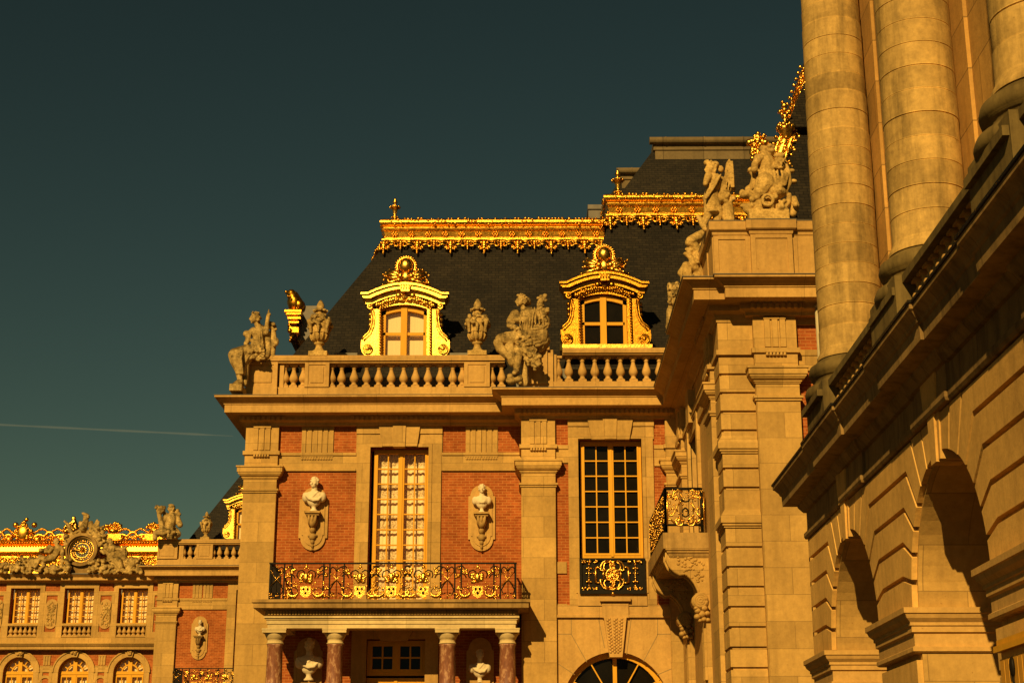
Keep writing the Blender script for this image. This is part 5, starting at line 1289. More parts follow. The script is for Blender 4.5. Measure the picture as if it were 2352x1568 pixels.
ut = AT(zL, 1440, 240, yb+.15); urn((fx(1455, 540, yb+.15), yb+.15, 13.30), 1.28, 'flower-topped stone urn on the far pavilion balustrade beside the putto with a basket', 'stone urns on the far balustrade', 4)
yr = FYP-1.6; q = lambda x: AT(zL, x, 1500, yr).x
rt = AT(zL, 1400, 1460, yr).z
mb = MB(); mb.box(q(1220), XE, yr-.2, FYW, rt-1.45, rt-.98); mb.build('balcony_slab', M['weathered'], F_)
railing(F_, yr, q(1231), XE, rt-.98, rt, [q(v) for v in (1231, 1268, 1290, 1340, 1420, 1470, 1545, 1590, 1648)], [(q(1378), .93), (q(1600), .93), (q(1480), .93)], [(q(1250), .42), (q(1660), .4)], [(q(1315), .2)], (q(1231)+.02,), 8)
# ================================================================ clock building at the back of the court
zE = zoom(0, 2000, .2381); zC = zoom(0, 1740, .2381); EY = 72.5
E_ = thing('clock_building', (-22, EY, 0), 'low brick building at the court end, under a gilded crest, crowned by a clock', 'building')
ex = lambda x, y=500, Y=EY: AT(zE, x, y, Y).x
ez = lambda y, Y=EY, x=1000: AT(zE, x, y, Y).z
X0, X1 = -34.0, ex(2300)+.6
pitch = ex(1715)-ex(925); wl = [ex(138)-pitch, ex(138), ex(925), ex(1713)]; ww = ex(1355)-ex(925)
wt, wb, sill = ez(165), ez(875), ez(677)
mb = MB(); AC = [(ex(275+i*802, 1250)+.02) for i in (-1, 0, 1, 2)]; aR = (ex(490, 1380)-ex(60, 1380))/2*1.03; acz = ez(1165)-aR
zl = ez(960)
wallgrid(mb, X0, X1, zl, AT(zL, 500, 850, EY).z, EY, EY+.4, [(a, a+ww, wb, wt) for a in wl])
mb.build('brick_wall', M['brick'], E_)
mb = MB(); xs = [X0]+[(AC[i]+AC[i+1])/2 for i in range(3)]+[X1]
for i in range(4): archpanel(mb, xs[i], xs[i+1], 3, zl, AC[i], acz, aR, EY, EY+.4, 16)
mb.build('lower_brick_wall', M['brick'], E_)
st = MB(); m = ww*.16
for a in wl:
    for c, d, e, f in ((a-m, a, wb-.05, ez(80)), (a+ww, a+ww+m, wb-.05, ez(80)), (a, a+ww, wt, ez(80))): st.box(c, d, EY-.06, EY+.05, e, f)
    b0, b1 = a+ww+m, a+pitch-m
    for e, f in ((ez(268), ez(208)), (wb-.05, ez(800))): st.box(b0, b1, EY-.055, EY+.05, e, f)
    for c, d in ((b0, b0+.10), (b1-.10, b1)): st.box(c, d, EY-.05, EY+.05, ez(800), ez(268))
    st.box(a-.02, a+ww+.02, EY-.08, EY+.12, ez(710), sill)
    st.box(a, a+ww, EY-.03, EY+.1, wb, wb+.05)
st.sweep([(X0, EY), (X1, EY)], [(-.1, ez(1075)), (.04, ez(1075)), (.10, ez(1066)), (.36, ez(1063)), (.36, ez(1030)), (.40, ez(1020)), (.50, ez(985)), (.5, ez(975)), (.12, ez(965)), (.12, ez(885)), (-.1, ez(875))])
for i in range(4):
    for k in range(18):
        a, b = math.pi*k/18, math.pi*(k+1)/18
        st.prism([(AC[i]+r*math.cos(t), acz+r*math.sin(t)) for r, t in ((aR, a), (aR*1.36, a), (aR*1.36, b), (aR, b))], 'y', EY-.06, EY+.03)
        st.prism([(AC[i]+r*math.cos(t), acz+r*math.sin(t)) for r, t in ((aR*1.33, a), (aR*1.42, a), (aR*1.42, b), (aR*1.33, b))], 'y', EY-.10, EY+.03)
    st.box(AC[i]-aR*1.36, AC[i]-aR, EY-.06, EY+.03, 3, acz); st.box(AC[i]+aR, AC[i]+aR*1.36, EY-.06, EY+.03, 3, acz)
    st.prism([(AC[i]-.14, acz+aR*.98), (AC[i]+.14, acz+aR*.98), (AC[i]+.2, ez(1095)), (AC[i]-.2, ez(1095))], 'y', EY-.16, EY)
    for k in range(6): st.ell((AC[i]+random.uniform(-.12, .12), EY-.18, ez(1110)+random.uniform(-.08, .08)), .07, nu=6, nv=5)
    if i < 3:
        xm = (AC[i]+AC[i+1])/2; g0, g1 = AC[i]+aR*1.40, AC[i+1]-aR*1.40
        st.box(g0, g1, EY-.07, EY+.03, ez(1305), ez(1290)); st.box(g0, g1, EY-.05, EY+.03, ez(1385), ez(1306))
        triglyph(st, xm, EY-.0, .32, ez(1280), ez(1140)); st.box(g0-.02, g0+.14, EY-.05, EY+.02, 4, ez(1385)); st.box(g1-.14, g1+.02, EY-.05, EY+.02, 4, ez(1385))
        c = ez(1540); 
        for k in range(10):
            a, b = math.pi*k/10, math.pi*(k+1)/10
            st.prism([(xm+r*math.cos(t), c+r*math.sin(t)) for r, t in ((.22, a), (.34, a), (.34, b), (.22, b))], 'y', EY-.07, EY+.02)
st.build('stone_dressings', M['stone'], E_)
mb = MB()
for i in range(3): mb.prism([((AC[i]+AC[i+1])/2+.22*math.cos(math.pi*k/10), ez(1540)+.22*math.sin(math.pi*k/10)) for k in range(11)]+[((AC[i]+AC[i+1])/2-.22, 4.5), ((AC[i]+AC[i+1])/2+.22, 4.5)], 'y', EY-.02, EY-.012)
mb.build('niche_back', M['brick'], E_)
for i, a in enumerate(wl):
    casement(E_, a+.1, a+ww, sill-.02, wt-.02, EY+.28, 2, 5, 'curtain', fr=.05, st=.022, mu=.032, mid=.11)
    for k in range(6): pass
BE = baluster_mesh(ez(710)-wb-.05, 10, .95)
for i, a in enumerate(wl):
    mbs = MB(); mbs.box(a, a+ww, EY+.0, EY+.2, wb-.02, wb+.04); bs = mbs.build('window_balustrade', M['trim'], E_)
    for k in range(6): place(BE, 'baluster', bs, (a+ww*(k+.62)/6.25, EY+.06, wb+.05))
mb = MB()
mb.box(X0, X1, EY+.6, 84, 0, 11); mb.build('inner_walls', M['dark'], E_)
for i in range(4):          # arched windows
    mb = MB(); y = EY+.25; c = AC[i]
    for k in range(16):
        a, b = math.pi*k/16, math.pi*(k+1)/16
        for r0, r1 in ((aR-.08, aR), (aR*.50, aR*.50+.06)): mb.prism([(c+r*math.cos(t), acz+r*math.sin(t)) for r, t in ((r0, a), (r1, a), (r1, b), (r0, b))], 'y', y-.05, y+.04)
    for t in (30, 60, 120, 150):
        d = Vector((math.cos(R(t)), math.sin(R(t)))); n = Vector((-d.y, d.x))*.022; p = Vector((c, acz))+d*aR*.52; q = Vector((c, acz))+d*(aR-.05)
        mb.prism([tuple(p+n), tuple(q+n), tuple(q-n), tuple(p-n)], 'y', y-.04, y+.03)
    mb.box(c-.09, c+.09, y-.07, y+.04, acz, acz+aR*.86); mb.box(c-aR, c+aR, y-.08, y+.05, acz-.07, acz+.07)
    o = mb.build('arched_window', M['wood'], E_)
    g = MB(); g.prism([(c+aR*math.cos(math.pi*k/16), acz+aR*math.sin(math.pi*k/16)) for k in range(17)], 'y', y+.045, y+.05); g.build('pane', M['glass'], o)
    g = MB(); g.prism([(c+aR*math.cos(math.pi*k/16), acz+aR*math.sin(math.pi*k/16)) for k in range(17)], 'y', y+.16, y+.18); g.build('curtain', M['curtain'], o)
    casement(E_, c-aR, c+aR, 4.2, acz-.07, y, 2, 6, 'curtain', fr=.07, st=.05, mu=.04, mid=.16, name='arched_window')
for i in range(3):          # carved trophies on the brick
    xm = (wl[i]+ww+wl[i+1])/2+.02; w2 = .27; za, zb_ = ez(755), ez(322)
    mb = MB(); mb.prism([(xm+w2*math.cos(math.pi*k/8), zb_-w2+w2*math.sin(math.pi*k/8)) for k in range(9)]+[(xm+w2*math.cos(math.pi+math.pi*k/8), za+w2+w2*math.sin(math.pi+math.pi*k/8)) for k in range(9)], 'y', EY-.05, EY+.02)
    pl = mb.build('carved_panel', M['trim'], E_)
    mb = MB(); rnd = random.Random(20+i)
    for k in range(60): mb.ell((xm+rnd.uniform(-.2, .2), EY-.05, rnd.uniform(za+.15, zb_-.15)), rnd.uniform(.02, .07), .05, rnd.uniform(.02, .09), 6, 5)
    mb.tube([(xm-.12, EY-.06, za+.4), (xm+.14, EY-.06, zb_-.4)], .03, 5); mb.build('trophy_relief', M['statue_clean'], pl)
mb = MB(); zt = ez(2000, x=0) if False else AT(zL, 500, 797, EY-.5).z
mb.sweep([(X0, EY), (X1+.3, EY)], [(-.2, AT(zL, 500, 862, EY).z), (.05, AT(zL, 500, 862, EY).z), (.12, AT(zL, 500, 850, EY).z), (.4, AT(zL, 500, 838, EY-.4).z), (.4, AT(zL, 500, 818, EY-.4).z), (.55, zt), (-.2, zt+.05)])
mb.build('cornice', M['trim'], E_)
mb = MB(); mb.box(X0, X1+.3, EY-.56, EY+.3, zt+.0, zt+.045); mb.build('cornice_flashing', M['lead'], E_)
# gilded roof crest of the clock building
GY = 74.0; gx = lambda x, y=560: AT(zC, x, y, GY).x; gz = lambda y: AT(zC, 1000, y, GY).z
mb = MB(); mb.box(X0, -6, GY+.3, 84, 10, gz(560)); mb.build('roof_body', M['lead'], E_)
mb = MB(); mb.sweep([(X0, GY), (gx(2900), GY)], [(-.4, gz(1060)), (.1, gz(1060)), (.06, gz(790)), (.12, gz(780)), (.22, gz(760)), (.24, gz(740)), (.16, gz(728)), (.02, gz(718)), (-.02, gz(640)), (.08, gz(622)), (.16, gz(612)), (.20, gz(596)), (.26, gz(585)), (.28, gz(570)), (.2, gz(560)), (-.4, gz(556))])
x = X0
while x < gx(2900):
    mb.ell((x, GY-.2, gz(605)), .055, nu=6, nv=5); x += .13
rnd = random.Random(4)
for k in range(900): mb.ell((rnd.uniform(gx(-300), gx(2600)), GY-.08, rnd.uniform(gz(1000), gz(800))), rnd.uniform(.04, .09), .05, None, 6, 4)
def wave(x0, x1):
    n = 30; pts = []
    for i in range(n+1):
        f = i/n; u = abs(f-.5)*2
        h = 445+0*u if u < .12 else 445+58*min(1, (u-.12)/.2) if u < .34 else 503-38*math.sin((u-.34)/.66*math.pi)+20*u
        pts.append((x0+(x1-x0)*f, GY-.02, gz(h)))
    mb.tube(pts, .075, 6)
    for q in (.12, .88): 
        c = (x0+(x1-x0)*q, 0, gz(520)); mb.tube([(c[0]+.16*math.cos(t), GY-.03, c[2]+.14*math.sin(t)) for t in [k*.7 for k in range(10)]], .055, 6); mb.ell((c[0], GY-.05, gz(545)), .2, .12, .12)
    for k in range(46):
        f = rnd.random(); mb.ell((x0+(x1-x0)*f, GY+.02, rnd.uniform(gz(550), gz(505 if .25 > abs(f-.5) > .12 else 480))), rnd.uniform(.04, .08), nu=6, nv=5)
    for k in range(26):        # garland
        f = k/25; mb.ell((x0+(x1-x0)*f, GY-.02, gz(436-40*abs(math.sin(f*2*math.pi))*(.4)+18*math.cos(f*4*math.pi)-8)), .06, nu=6, nv=5)
def vase(xc, ztop, wd):
    H = ztop-gz(556)
    mb.box(xc-wd*.5, xc+wd*.5, GY-.15, GY+.2, gz(556), gz(470))
    for k in range(90):
        a, e = rnd.uniform(0, 6.28), rnd.random()**.6; mb.ell((xc+wd*.5*e*math.cos(a), GY-.06+.1*rnd.random(), gz(556)+H*.68+H*.30*e*math.sin(a)), rnd.uniform(.05, .09), nu=6, nv=5)
    mb.lathe((xc, GY, gz(470)), [(.02, 0), (wd*.2, .02), (wd*.16, .1*H), (wd*.35, .2*H), (.02, .25*H)], 10)
per = gx(1640)-gx(335)
for xc, zt_, wd in ((gx(1640), gz(300), .85), (gx(2250), gz(310), .9), (gx(1040), gz(330), .9)): vase(xc, zt_, wd)
for k in range(150):
    h = rnd.random(); mb.ell((gx(335)+rnd.uniform(-.62, .62)*(1-h**1.5), GY-.1+rnd.uniform(-.05, .1), gz(550)+(gz(290)-gz(550))*h), rnd.uniform(.05, .10), nu=6, nv=5)
mb.ell((gx(335), GY-.1, gz(460)), .34, .15, .4, 12, 8); mb.ell((gx(362), GY, gz(255)), .10)
for m_ in (-1, 1): mb.ell((gx(345)+m_*.45, GY, gz(335)), .14)
for a, b in ((-180, 180), (490, 950), (1700, 2160), (2330, 2560)): wave(gx(a), gx(b))
mb.build('gilded_crest', M['gold_crest'], E_)
# clock
CYc = EY-.15; cc = AT(zC, 1200, 705, CYc); cr = (AT(zC, 1372, 705, CYc).x-AT(zC, 1030, 705, CYc).x)/2
def disc(mb, r0, r1, y0, y1, n=36):
    for i in range(n):
        a, b = 2*math.pi*i/n, 2*math.pi*(i+1)/n
        mb.prism([(cc.x+r*math.cos(t), cc.z+r*math.sin(t)) for r, t in ((r0, a), (r1, a), (r1, b), (r0, b))], 'y', y0, y1)
mb = MB(); disc(mb, cr*1.18, cr*1.40, CYc-.28, CYc+.4); disc(mb, cr*1.05, cr*1.2, CYc-.18, CYc+.3)
mb.prism([(cc.x-cr*.9, cc.z-cr*1.1), (cc.x+cr*.9, cc.z-cr*1.1), (cc.x+cr*.75, cc.z-cr*2.1), (cc.x-cr*.85, cc.z-cr*2.1)], 'y', CYc-.1, CYc+.4)
mb.box(cc.x-cr*1.2, cc.x+cr*1.2, CYc+.1, CYc+.7, cc.z-cr*2.1, cc.z+cr*.8)
ck_ = mb.build('clock_case', M['weathered'], E_)
mb = MB(); disc(mb, 0.001, cr*1.08, CYc+.0, CYc+.06); M['dial'] = simple('blue_clock_dial', (.085, .10, .085), .4, 0, .3, 6); mb.build('dial', M['dial'], ck_)
mb = MB(); disc(mb, cr*.94, cr*1.08, CYc-.05, CYc+.01); disc(mb, cr*.59, cr*.65, CYc-.03, CYc+.01)
NUM = ['XII', 'I', 'II', 'III', 'IIII', 'V', 'VI', 'VII', 'VIII', 'IX', 'X', 'XI']
GL = {'I': [((0, -1), (0, 1))], 'V': [((-.6, 1), (0, -1)), ((0, -1), (.6, 1))], 'X': [((-.6, 1), (.6, -1)), ((-.6, -1), (.6, 1))]}
for i, s in enumerate(NUM):
    a = math.pi/2-i*math.pi/6; rad = Vector((math.cos(a), math.sin(a))); tan = Vector((rad.y, -rad.x)); wds = [.5 if c == 'I' else 1.0 for c in s]; tot = sum(wds); o = -tot/2
    for c, wdt in zip(s, wds):
        for p, q in GL[c]:
            P_ = [Vector((cc.x, cc.z))+rad*cr*(.79+.11*v[1])+tan*cr*.085*(o+wdt/2+v[0]*.55) for v in (p, q)]
            mb.tube([(P_[0].x, CYc-.02, P_[0].y), (P_[1].x, CYc-.02, P_[1].y)], .020*cr/.8+.010, 5)
        o += wdt
for k in range(12):
    a = k*math.pi/6+math.pi/12; mb.tube([(cc.x+cr*r*math.cos(a), CYc-.015, cc.z+cr*r*math.sin(a)) for r in (.66, .93)], .034, 5)
for k in range(60):
    a = k*math.pi/30; mb.ell((cc.x+cr*.93*math.cos(a), CYc-.02, cc.z+cr*.93*math.sin(a)), .014, nu=5, nv=4)
for k in range(12):
    a = k*math.pi/6; mb.tube([(cc.x+cr*r*math.cos(a), CYc-.01, cc.z+cr*r*math.sin(a)) for r in (.12, .55)], [.05, .012], 5)
mb.build('gilded_numerals', M['gold_fine'], ck_)
mb = MB(); mb.ell((cc.x, CYc-.08, cc.z), .05)
for a, L, wdt in ((R(181), .92, .035), (R(151), .66, .04)): mb.tube([(cc.x+cr*r*math.cos(a), CYc-.07, cc.z+cr*r*math.sin(a)) for r in (-.2, .3, 1*L)], [wdt*1.5, wdt*1.5, .02], 6)
mb.build('clock_hands', M['gold_fine'], ck_)
# ================================================================ carved figures
class Fig(MB):
    def __init__(s, z, Y):
        super().__init__(); s.z, s.Y = z, Y
        a, b = AT(z, 0, 500, Y), AT(z, 100, 500, Y); s.k = (b.x-a.x)/100
    def p(s, x, y, d=0): q = AT(s.z, x, y, s.Y); return Vector((q.x, s.Y+d, q.z))
    def L(s, *pts): s.limb([s.p(*q[:3]) for q in pts], [q[3]*s.k for q in pts], 9)
    def E(s, x, y, d, rx, rz=None, ry=None): s.ell(s.p(x, y, d), rx*s.k, (ry or rx)*s.k, (rz or rx)*s.k, 12, 9)
    def T(s, pts, r): s.tube([s.p(*q) for q in pts], [r*s.k*(.7+.3*math.sin(math.pi*(i+.5)/len(pts))) for i in range(len(pts))], 7)
    def lumps(s, n, x0, x1, y0, y1, r0, r1, d0=-.1, d1=.1, seed=1):
        r = random.Random(seed)
        for i in range(n): s.E(r.uniform(x0, x1), r.uniform(y0, y1), r.uniform(d0, d1), r.uniform(r0, r1))
    def along(s, pts, n, spread, r0, r1, d=-.1, seed=1):
        r = random.Random(seed)
        for i in range(n):
            f = r.random()*(len(pts)-1); j = int(f); g = f-j; a, b = pts[j], pts[min(j+1, len(pts)-1)]
            s.E(a[0]+(b[0]-a[0])*g+r.uniform(-spread, spread), a[1]+(b[1]-a[1])*g+r.uniform(-spread, spread), d+r.uniform(-.06, .06), r.uniform(r0, r1))
    def head(s, x, y, r, d=0, face=-1, hair=True, seed=1, tilt=0):
        """head turned to the side face (-1 left, 1 right) with brow, nose, lips, chin, ear and curled hair"""
        s.E(x, y, d, r*.92, r*1.02); s.E(x+face*r*.28, y+r*.42, d-.01, r*.66, r*.68)
        s.L((x+face*r*.80, y-r*.02, d-.02, r*.16), (x+face*r*1.08, y+r*.32, d-.02, r*.17)); s.E(x+face*r*.74, y-r*.16, d-.02, r*.26, r*.14)
        s.E(x+face*r*.86, y+r*.58, d-.02, r*.20, r*.12); s.E(x+face*r*.80, y+r*.72, d-.02, r*.18, r*.10); s.E(x+face*r*.66, y+r*.98, d-.01, r*.24, r*.20)
        s.E(x-face*r*.12, y+r*.1, d-r*s.k*.85, r*.18, r*.26)
        if hair:
            q = random.Random(seed)
            for i in range(80):
                a = q.uniform(-.35, 1.25)*math.pi; rr = r*q.uniform(.80, 1.05)
                X, Y_ = math.cos(a), math.sin(a)
                if face*X > .25 and Y_ < .62: continue
                s.E(x+X*rr, y-Y_*rr, d+q.uniform(-.8, .6)*r*s.k, r*q.uniform(.13, .22))
def carve(f, name, label, cat, mat='statue', group=None, vox=.013, smooth=1, rough=.002):
    vs = Vector((sum(v[0] for v in f.v)/len(f.v), f.Y, min(v[2] for v in f.v)))
    o = f.sculpt(name, M[mat], None, vs, vox=vox, smooth=smooth, rough=rough)
    return tag(o, label, cat, group)
SG = 'stone statues on the roof edge'
# seated figure on the left corner
f = Fig(zs, 39.75)
f.head(425, 415, 70, -.12, -1, seed=2)
f.L((445, 490, -.08, 44), (480, 560, -.04, 52)); f.L((480, 580, 0, 92), (455, 690, 0, 84), (450, 800, -.02, 96)); f.E(410, 620, -.05, 75, 60)
f.L((400, 590, -.1, 52), (335, 650, -.14, 46), (330, 740, -.2, 38), (310, 785, -.25, 34)); f.E(315, 640, -.14, 58, 50)
f.L((530, 560, .05, 46), (568, 610, -.05, 40)); f.L((568, 605, -.05, 36), (582, 480, -.08, 30), (598, 370, -.08, 26)); f.L((598, 375, -.08, 18), (605, 300, -.08, 9)); f.E(610, 365, -.08, 26, 22)
f.L((430, 860, 0, 108), (300, 890, -.25, 88), (165, 950, -.45, 72)); f.L((150, 965, -.45, 68), (168, 1060, -.45, 58), (225, 1190, -.40, 46), (240, 1290, -.38, 38)); f.L((240, 1320, -.38, 48), (205, 1360, -.48, 42), (160, 1400, -.55, 34))
f.L((330, 900, -.2, 80), (270, 1050, -.3, 60), (262, 1180, -.32, 50))
f.L((330, 930, -.12, 76), (300, 1060, -.2, 52), (300, 1200, -.22, 44), (290, 1330, -.25, 38))
a_, b_ = f.p(128, 1462), f.p(300, 1392); f.box(a_.x, b_.x, 39.0, 39.75, a_.z-.05, b_.z)
for i in range(6): f.T([(150+26*i, 935-8*i, -.55+.02*i), (150+24*i, 1040, -.58), (190+18*i, 1150, -.52), (205+16*i, 1230, -.47)], 16)
for i in range(5): f.T([(390+32*i, 575+8*i, -.16), (400+30*i, 680, -.155), (380+38*i, 790, -.16)], 8)
for i in range(4): f.T([(370, 720+28*i, -.2), (460, 750+24*i, -.23), (545, 800+20*i, -.16)], 13)
f.along([(300, 880), (430, 850), (510, 880), (520, 960)], 60, 48, 14, 28, -.30, 3); f.along([(290, 950), (400, 960), (520, 970)], 44, 44, 14, 28, -.28, 4)
f.L((640, 470, .12, 36), (650, 640, .14, 44), (648, 780, .12, 38), (650, 905, .1, 26)); f.L((560, 600, .08, 52), (585, 760, .08, 48), (560, 900, .06, 56)); f.E(690, 710, .12, 36, 60); f.lumps(12, 600, 700, 440, 800, 18, 30, .0, .15, 5)
carve(f, 'seated_statue', 'lichened stone figure seated in profile at the left corner of the near balustrade, arm raised', 'statue', group=SG)
# seated woman in the middle
zm = zoom(1680, 980, .2552)
f = Fig(zm, 38.98)
f.head(505, 255, 74, -.10, -1, seed=6)
f.E(575, 250, 0, 62, 56); f.E(600, 270, .05, 40)
f.L((535, 330, -.05, 46), (550, 420, -.03, 56)); f.L((600, 460, 0, 130), (580, 600, 0, 112), (600, 740, .02, 128)); f.E(455, 520, -.14, 70, 62); f.E(560, 530, -.16, 64, 60)
f.L((420, 440, -.05, 70), (355, 540, -.1, 58)); f.L((352, 560, -.1, 46), (345, 610, -.18, 44), (440, 670, -.32, 38)); f.E(450, 680, -.33, 44, 34); f.T([(310, 575, -.12), (360, 590, -.2), (410, 570, -.14)], 18)
f.L((740, 420, .05, 90), (820, 510, .03, 78), (840, 570, 0, 60)); f.L((745, 290, .05, 38), (780, 230, .05, 42), (825, 170, .05, 34)); f.E(765, 310, .05, 56, 40); f.lumps(14, 730, 840, 170, 320, 14, 26, -.05, .1, 8)
f.L((560, 780, -.1, 118), (400, 810, -.35, 104), (230, 850, -.5, 82)); f.L((195, 890, -.5, 70), (215, 980, -.5, 56), (300, 1060, -.46, 46)); f.L((330, 900, -.4, 80), (350, 1040, -.44, 76), (385, 1150, -.42, 58))
f.L((520, 850, -.15, 90), (460, 980, -.4, 70), (455, 1120, -.42, 52), (440, 1220, -.42, 46)); f.L((440, 1255, -.42, 44), (410, 1300, -.52, 34))
f.L((620, 800, 0, 130), (740, 850, .05, 100), (800, 780, .08, 100)); f.E(725, 720, .0, 150, 170, 118)
for i in range(6): f.T([(600, 680+38*i, -.24), (690-4*i, 668+48*i, -.24), (790-10*i, 640+48*i, -.17), (868-8*i, 560+52*i, -.04)], 21)
for i in range(6): f.T([(505+34*i, 420, -.205), (495+32*i, 540, -.225), (470+34*i, 690, -.215)], 9)
for i in range(4): f.T([(640+40*i, 350, -.10), (650+48*i, 470, -.15), (640+54*i, 600, -.17)], 13)
f.lumps(34, 740, 880, 360, 540, 18, 30, -.14, .02, 9)
for i in range(4): f.T([(180+16*i, 900, -.58), (240+18*i, 1010, -.56), (330+18*i, 1110, -.52), (370+16*i, 1180, -.48)], 17)
for i in range(3): f.T([(280, 760+26*i, -.5), (350, 750+26*i, -.48), (420, 790+26*i, -.44)], 16)
f.along([(430, 730), (480, 790), (560, 850)], 40, 60, 18, 30, -.46, 1); f.along([(520, 850), (590, 950), (640, 1060), (680, 1160)], 95, 82, 20, 36, -.44, 2); f.along([(620, 1150), (720, 1140), (690, 1210)], 26, 40, 18, 34, -.42, 3)
f.L((560, 720, -.3, 22), (590, 830, -.4, 26), (600, 880, -.42, 20))
f.E(370, 1390, -.35, 70, 46); f.E(450, 1360, -.35, 70, 56); f.lumps(16, 320, 500, 1320, 1420, 26, 44, -.45, -.25, 4); f.L((540, 1000, -.2, 40), (545, 1200, -.2, 44), (550, 1400, -.2, 46))
f.E(640, 1000, 0, 120, 120, 70)
carve(f, 'seated_statue', 'weathered stone seated woman spilling a garland of flowers, between the urn and second dormer', 'statue', group=SG)
# trophy group and standing warrior on the wing parapet
f = Fig(zf, 30.75)
f.box(*sorted((f.p(690, 860).x, f.p(1085, 860).x)), 30.45, 31.1, 13.43, f.p(0, 835).z)
f.L((880, 320, 0, 82), (880, 430, 0, 92), (900, 560, .0, 130), (880, 680, 0, 120)); f.E(960, 560, -.05, 110, 110, 90); f.E(800, 300, -.08, 60, 44); f.L((800, 300, -.1, 46), (755, 370, -.16, 36), (745, 430, -.2, 38))
f.L((850, 560, -.2, 100), (810, 640, -.2, 76)); f.E(960, 640, -.1, 110, 70)
for i in range(5): f.T([(835+34*i, 420+4*i, -.22), (870+30*i, 540+20*i, -.30), (960+8*i, 620+10*i, -.31), (1050-8*i, 590-24*i, -.25), (1085-20*i, 470-20*i, -.15)], 13)
for i in range(4): f.T([(795+24*i, 430, -.20), (785+28*i, 560, -.28), (775+32*i, 670, -.26)], 11)
f.L((1055, 320, -.05, 22), (1085, 430, -.08, 28), (1100, 540, -.08, 30), (1050, 640, -.1, 34), (960, 660, -.16, 24))
f.E(850, 190, 0, 46, 38); f.E(920, 210, 0, 50, 36); f.E(1010, 262, 0, 58, 38); f.E(1010, 300, 0, 40, 20); f.L((850, 230, 0, 40), (860, 280, 0, 50)); f.lumps(12, 810, 960, 170, 260, 14, 28, -.1, .1, 3)
f.E(1000, 370, -.12, 58, 62); f.E(985, 360, -.25, 16); f.E(1025, 360, -.25, 16); f.E(1005, 420, -.22, 30, 14); f.L((1005, 365, -.26, 10), (1006, 395, -.28, 13)); f.lumps(18, 945, 1060, 310, 440, 12, 24, -.2, 0, 4)
f.E(735, 400, 0, 44, 32); f.L((720, 400, 0, 26), (760, 460, 0, 30), (745, 560, 0, 40), (700, 600, -.05, 40)); f.L((640, 660, -.1, 40), (700, 650, -.12, 44), (760, 690, -.14, 40)); f.E(635, 650, -.1, 34, 46)
f.L((700, 800, -.1, 60), (800, 760, -.12, 64), (1000, 790, -.1, 60), (1060, 760, -.1, 44)); f.E(650, 770, -.08, 40, 26)
pr = [f.p(868+52*math.cos(t), 755+52*math.sin(t), -.34) for t in [i*math.pi/8 for i in range(17)]]; f.tube(pr, 18*f.k, 7)
f.L((1100, 660, -.1, 22), (1085, 740, -.12, 30), (1040, 800, -.14, 30)); f.L((1150, 690, -.05, 30), (1160, 760, -.05, 46), (1140, 840, -.05, 36)); f.E(1150, 770, -.2, 30, 36)
f.lumps(22, 720, 1080, 700, 830, 18, 36, -.3, -.05, 5); f.E(1130, 400, .05, 36, 24); f.E(1150, 505, .05, 40, 26)
carve(f, 'trophy_statue', 'pale stone draped figure seated on a heap of armour, on the wing parapet', 'statue', 'statue_clean', SG, .018)
f = Fig(zf, 30.9)
f.head(325, 395, 56, -.06, -1, seed=9); f.E(370, 345, 0, 44, 36); f.E(290, 335, -.04, 36, 32)
f.L((345, 450, -.02, 40), (350, 500, 0, 50)); f.L((370, 500, 0, 74), (340, 590, 0, 64), (330, 680, 0, 82), (345, 760, 0, 86)); f.L((300, 480, -.1, 42), (275, 540, -.2, 30), (262, 585, -.28, 28))
f.L((430, 500, .04, 50), (460, 590, .02, 40), (440, 690, -.05, 40))
for i in range(6): f.T([(420-20*i, 470+18*i, -.17), (360-16*i, 590+14*i, -.22), (290-6*i, 700+6*i, -.22)], 12)
f.L((320, 780, -.02, 66), (300, 850, -.05, 44), (265, 930, -.08, 34)); f.L((390, 790, 0, 60), (400, 850, 0, 46), (390, 905, 0, 40)); f.E(345, 830, -.1, 62, 22)
f.L((205, 880, -.1, 26), (240, 950, -.1, 32), (270, 1000, -.1, 30))
f.L((515, 290, .05, 12), (510, 330, .05, 30), (505, 460, .05, 42), (500, 590, .05, 40)); f.L((525, 340, .04, 24), (545, 480, .04, 26), (562, 600, .04, 12))
for i in range(4): f.T([(490+16*i, 320, -.06), (480+22*i, 450, -.1), (478+26*i, 590, -.08)], 9)
f.E(430, 380, .05, 30, 38); f.L((500, 590, .05, 16), (495, 860, .05, 16)); f.lumps(22, 430, 555, 640, 740, 14, 30, -.12, .08, 6); f.L((500, 770, 0, 58), (510, 900, 0, 60))
carve(f, 'standing_statue', 'pale stone warrior standing with a furled banner, left end of the wing parapet front', 'statue', 'statue_clean', SG, .017)
# reclining figure along the flank parapet, and the bearded head beyond
f = Fig(zf, 32.4)
f.L((250, 1010, .1, 40), (200, 1060, 0, 52), (120, 1120, -.15, 46)); f.L((105, 1140, -.15, 40), (150, 1150, -.1, 48), (190, 1200, 0, 60), (190, 1290, 0, 60), (170, 1360, 0, 50)); f.E(130, 1120, -.15, 52, 40)
f.L((110, 1190, -.05, 24), (115, 1260, -.1, 26), (150, 1330, -.1, 34)); f.E(75, 1245, -.12, 26, 20); f.E(120, 1205, -.1, 26, 30); f.L((75, 1245, -.12, 20), (130, 1290, -.1, 24)); f.lumps(12, 80, 200, 1190, 1340, 14, 26, -.15, 0, 2)
f.L((30, 1420, -.1, 30), (80, 1360, -.1, 44), (150, 1370, 0, 48)); f.L((25, 1430, -.1, 32), (60, 1460, -.1, 40), (70, 1560, -.05, 44)); f.L((230, 1060, .1, 50), (215, 1200, .1, 60), (200, 1500, .15, 90))
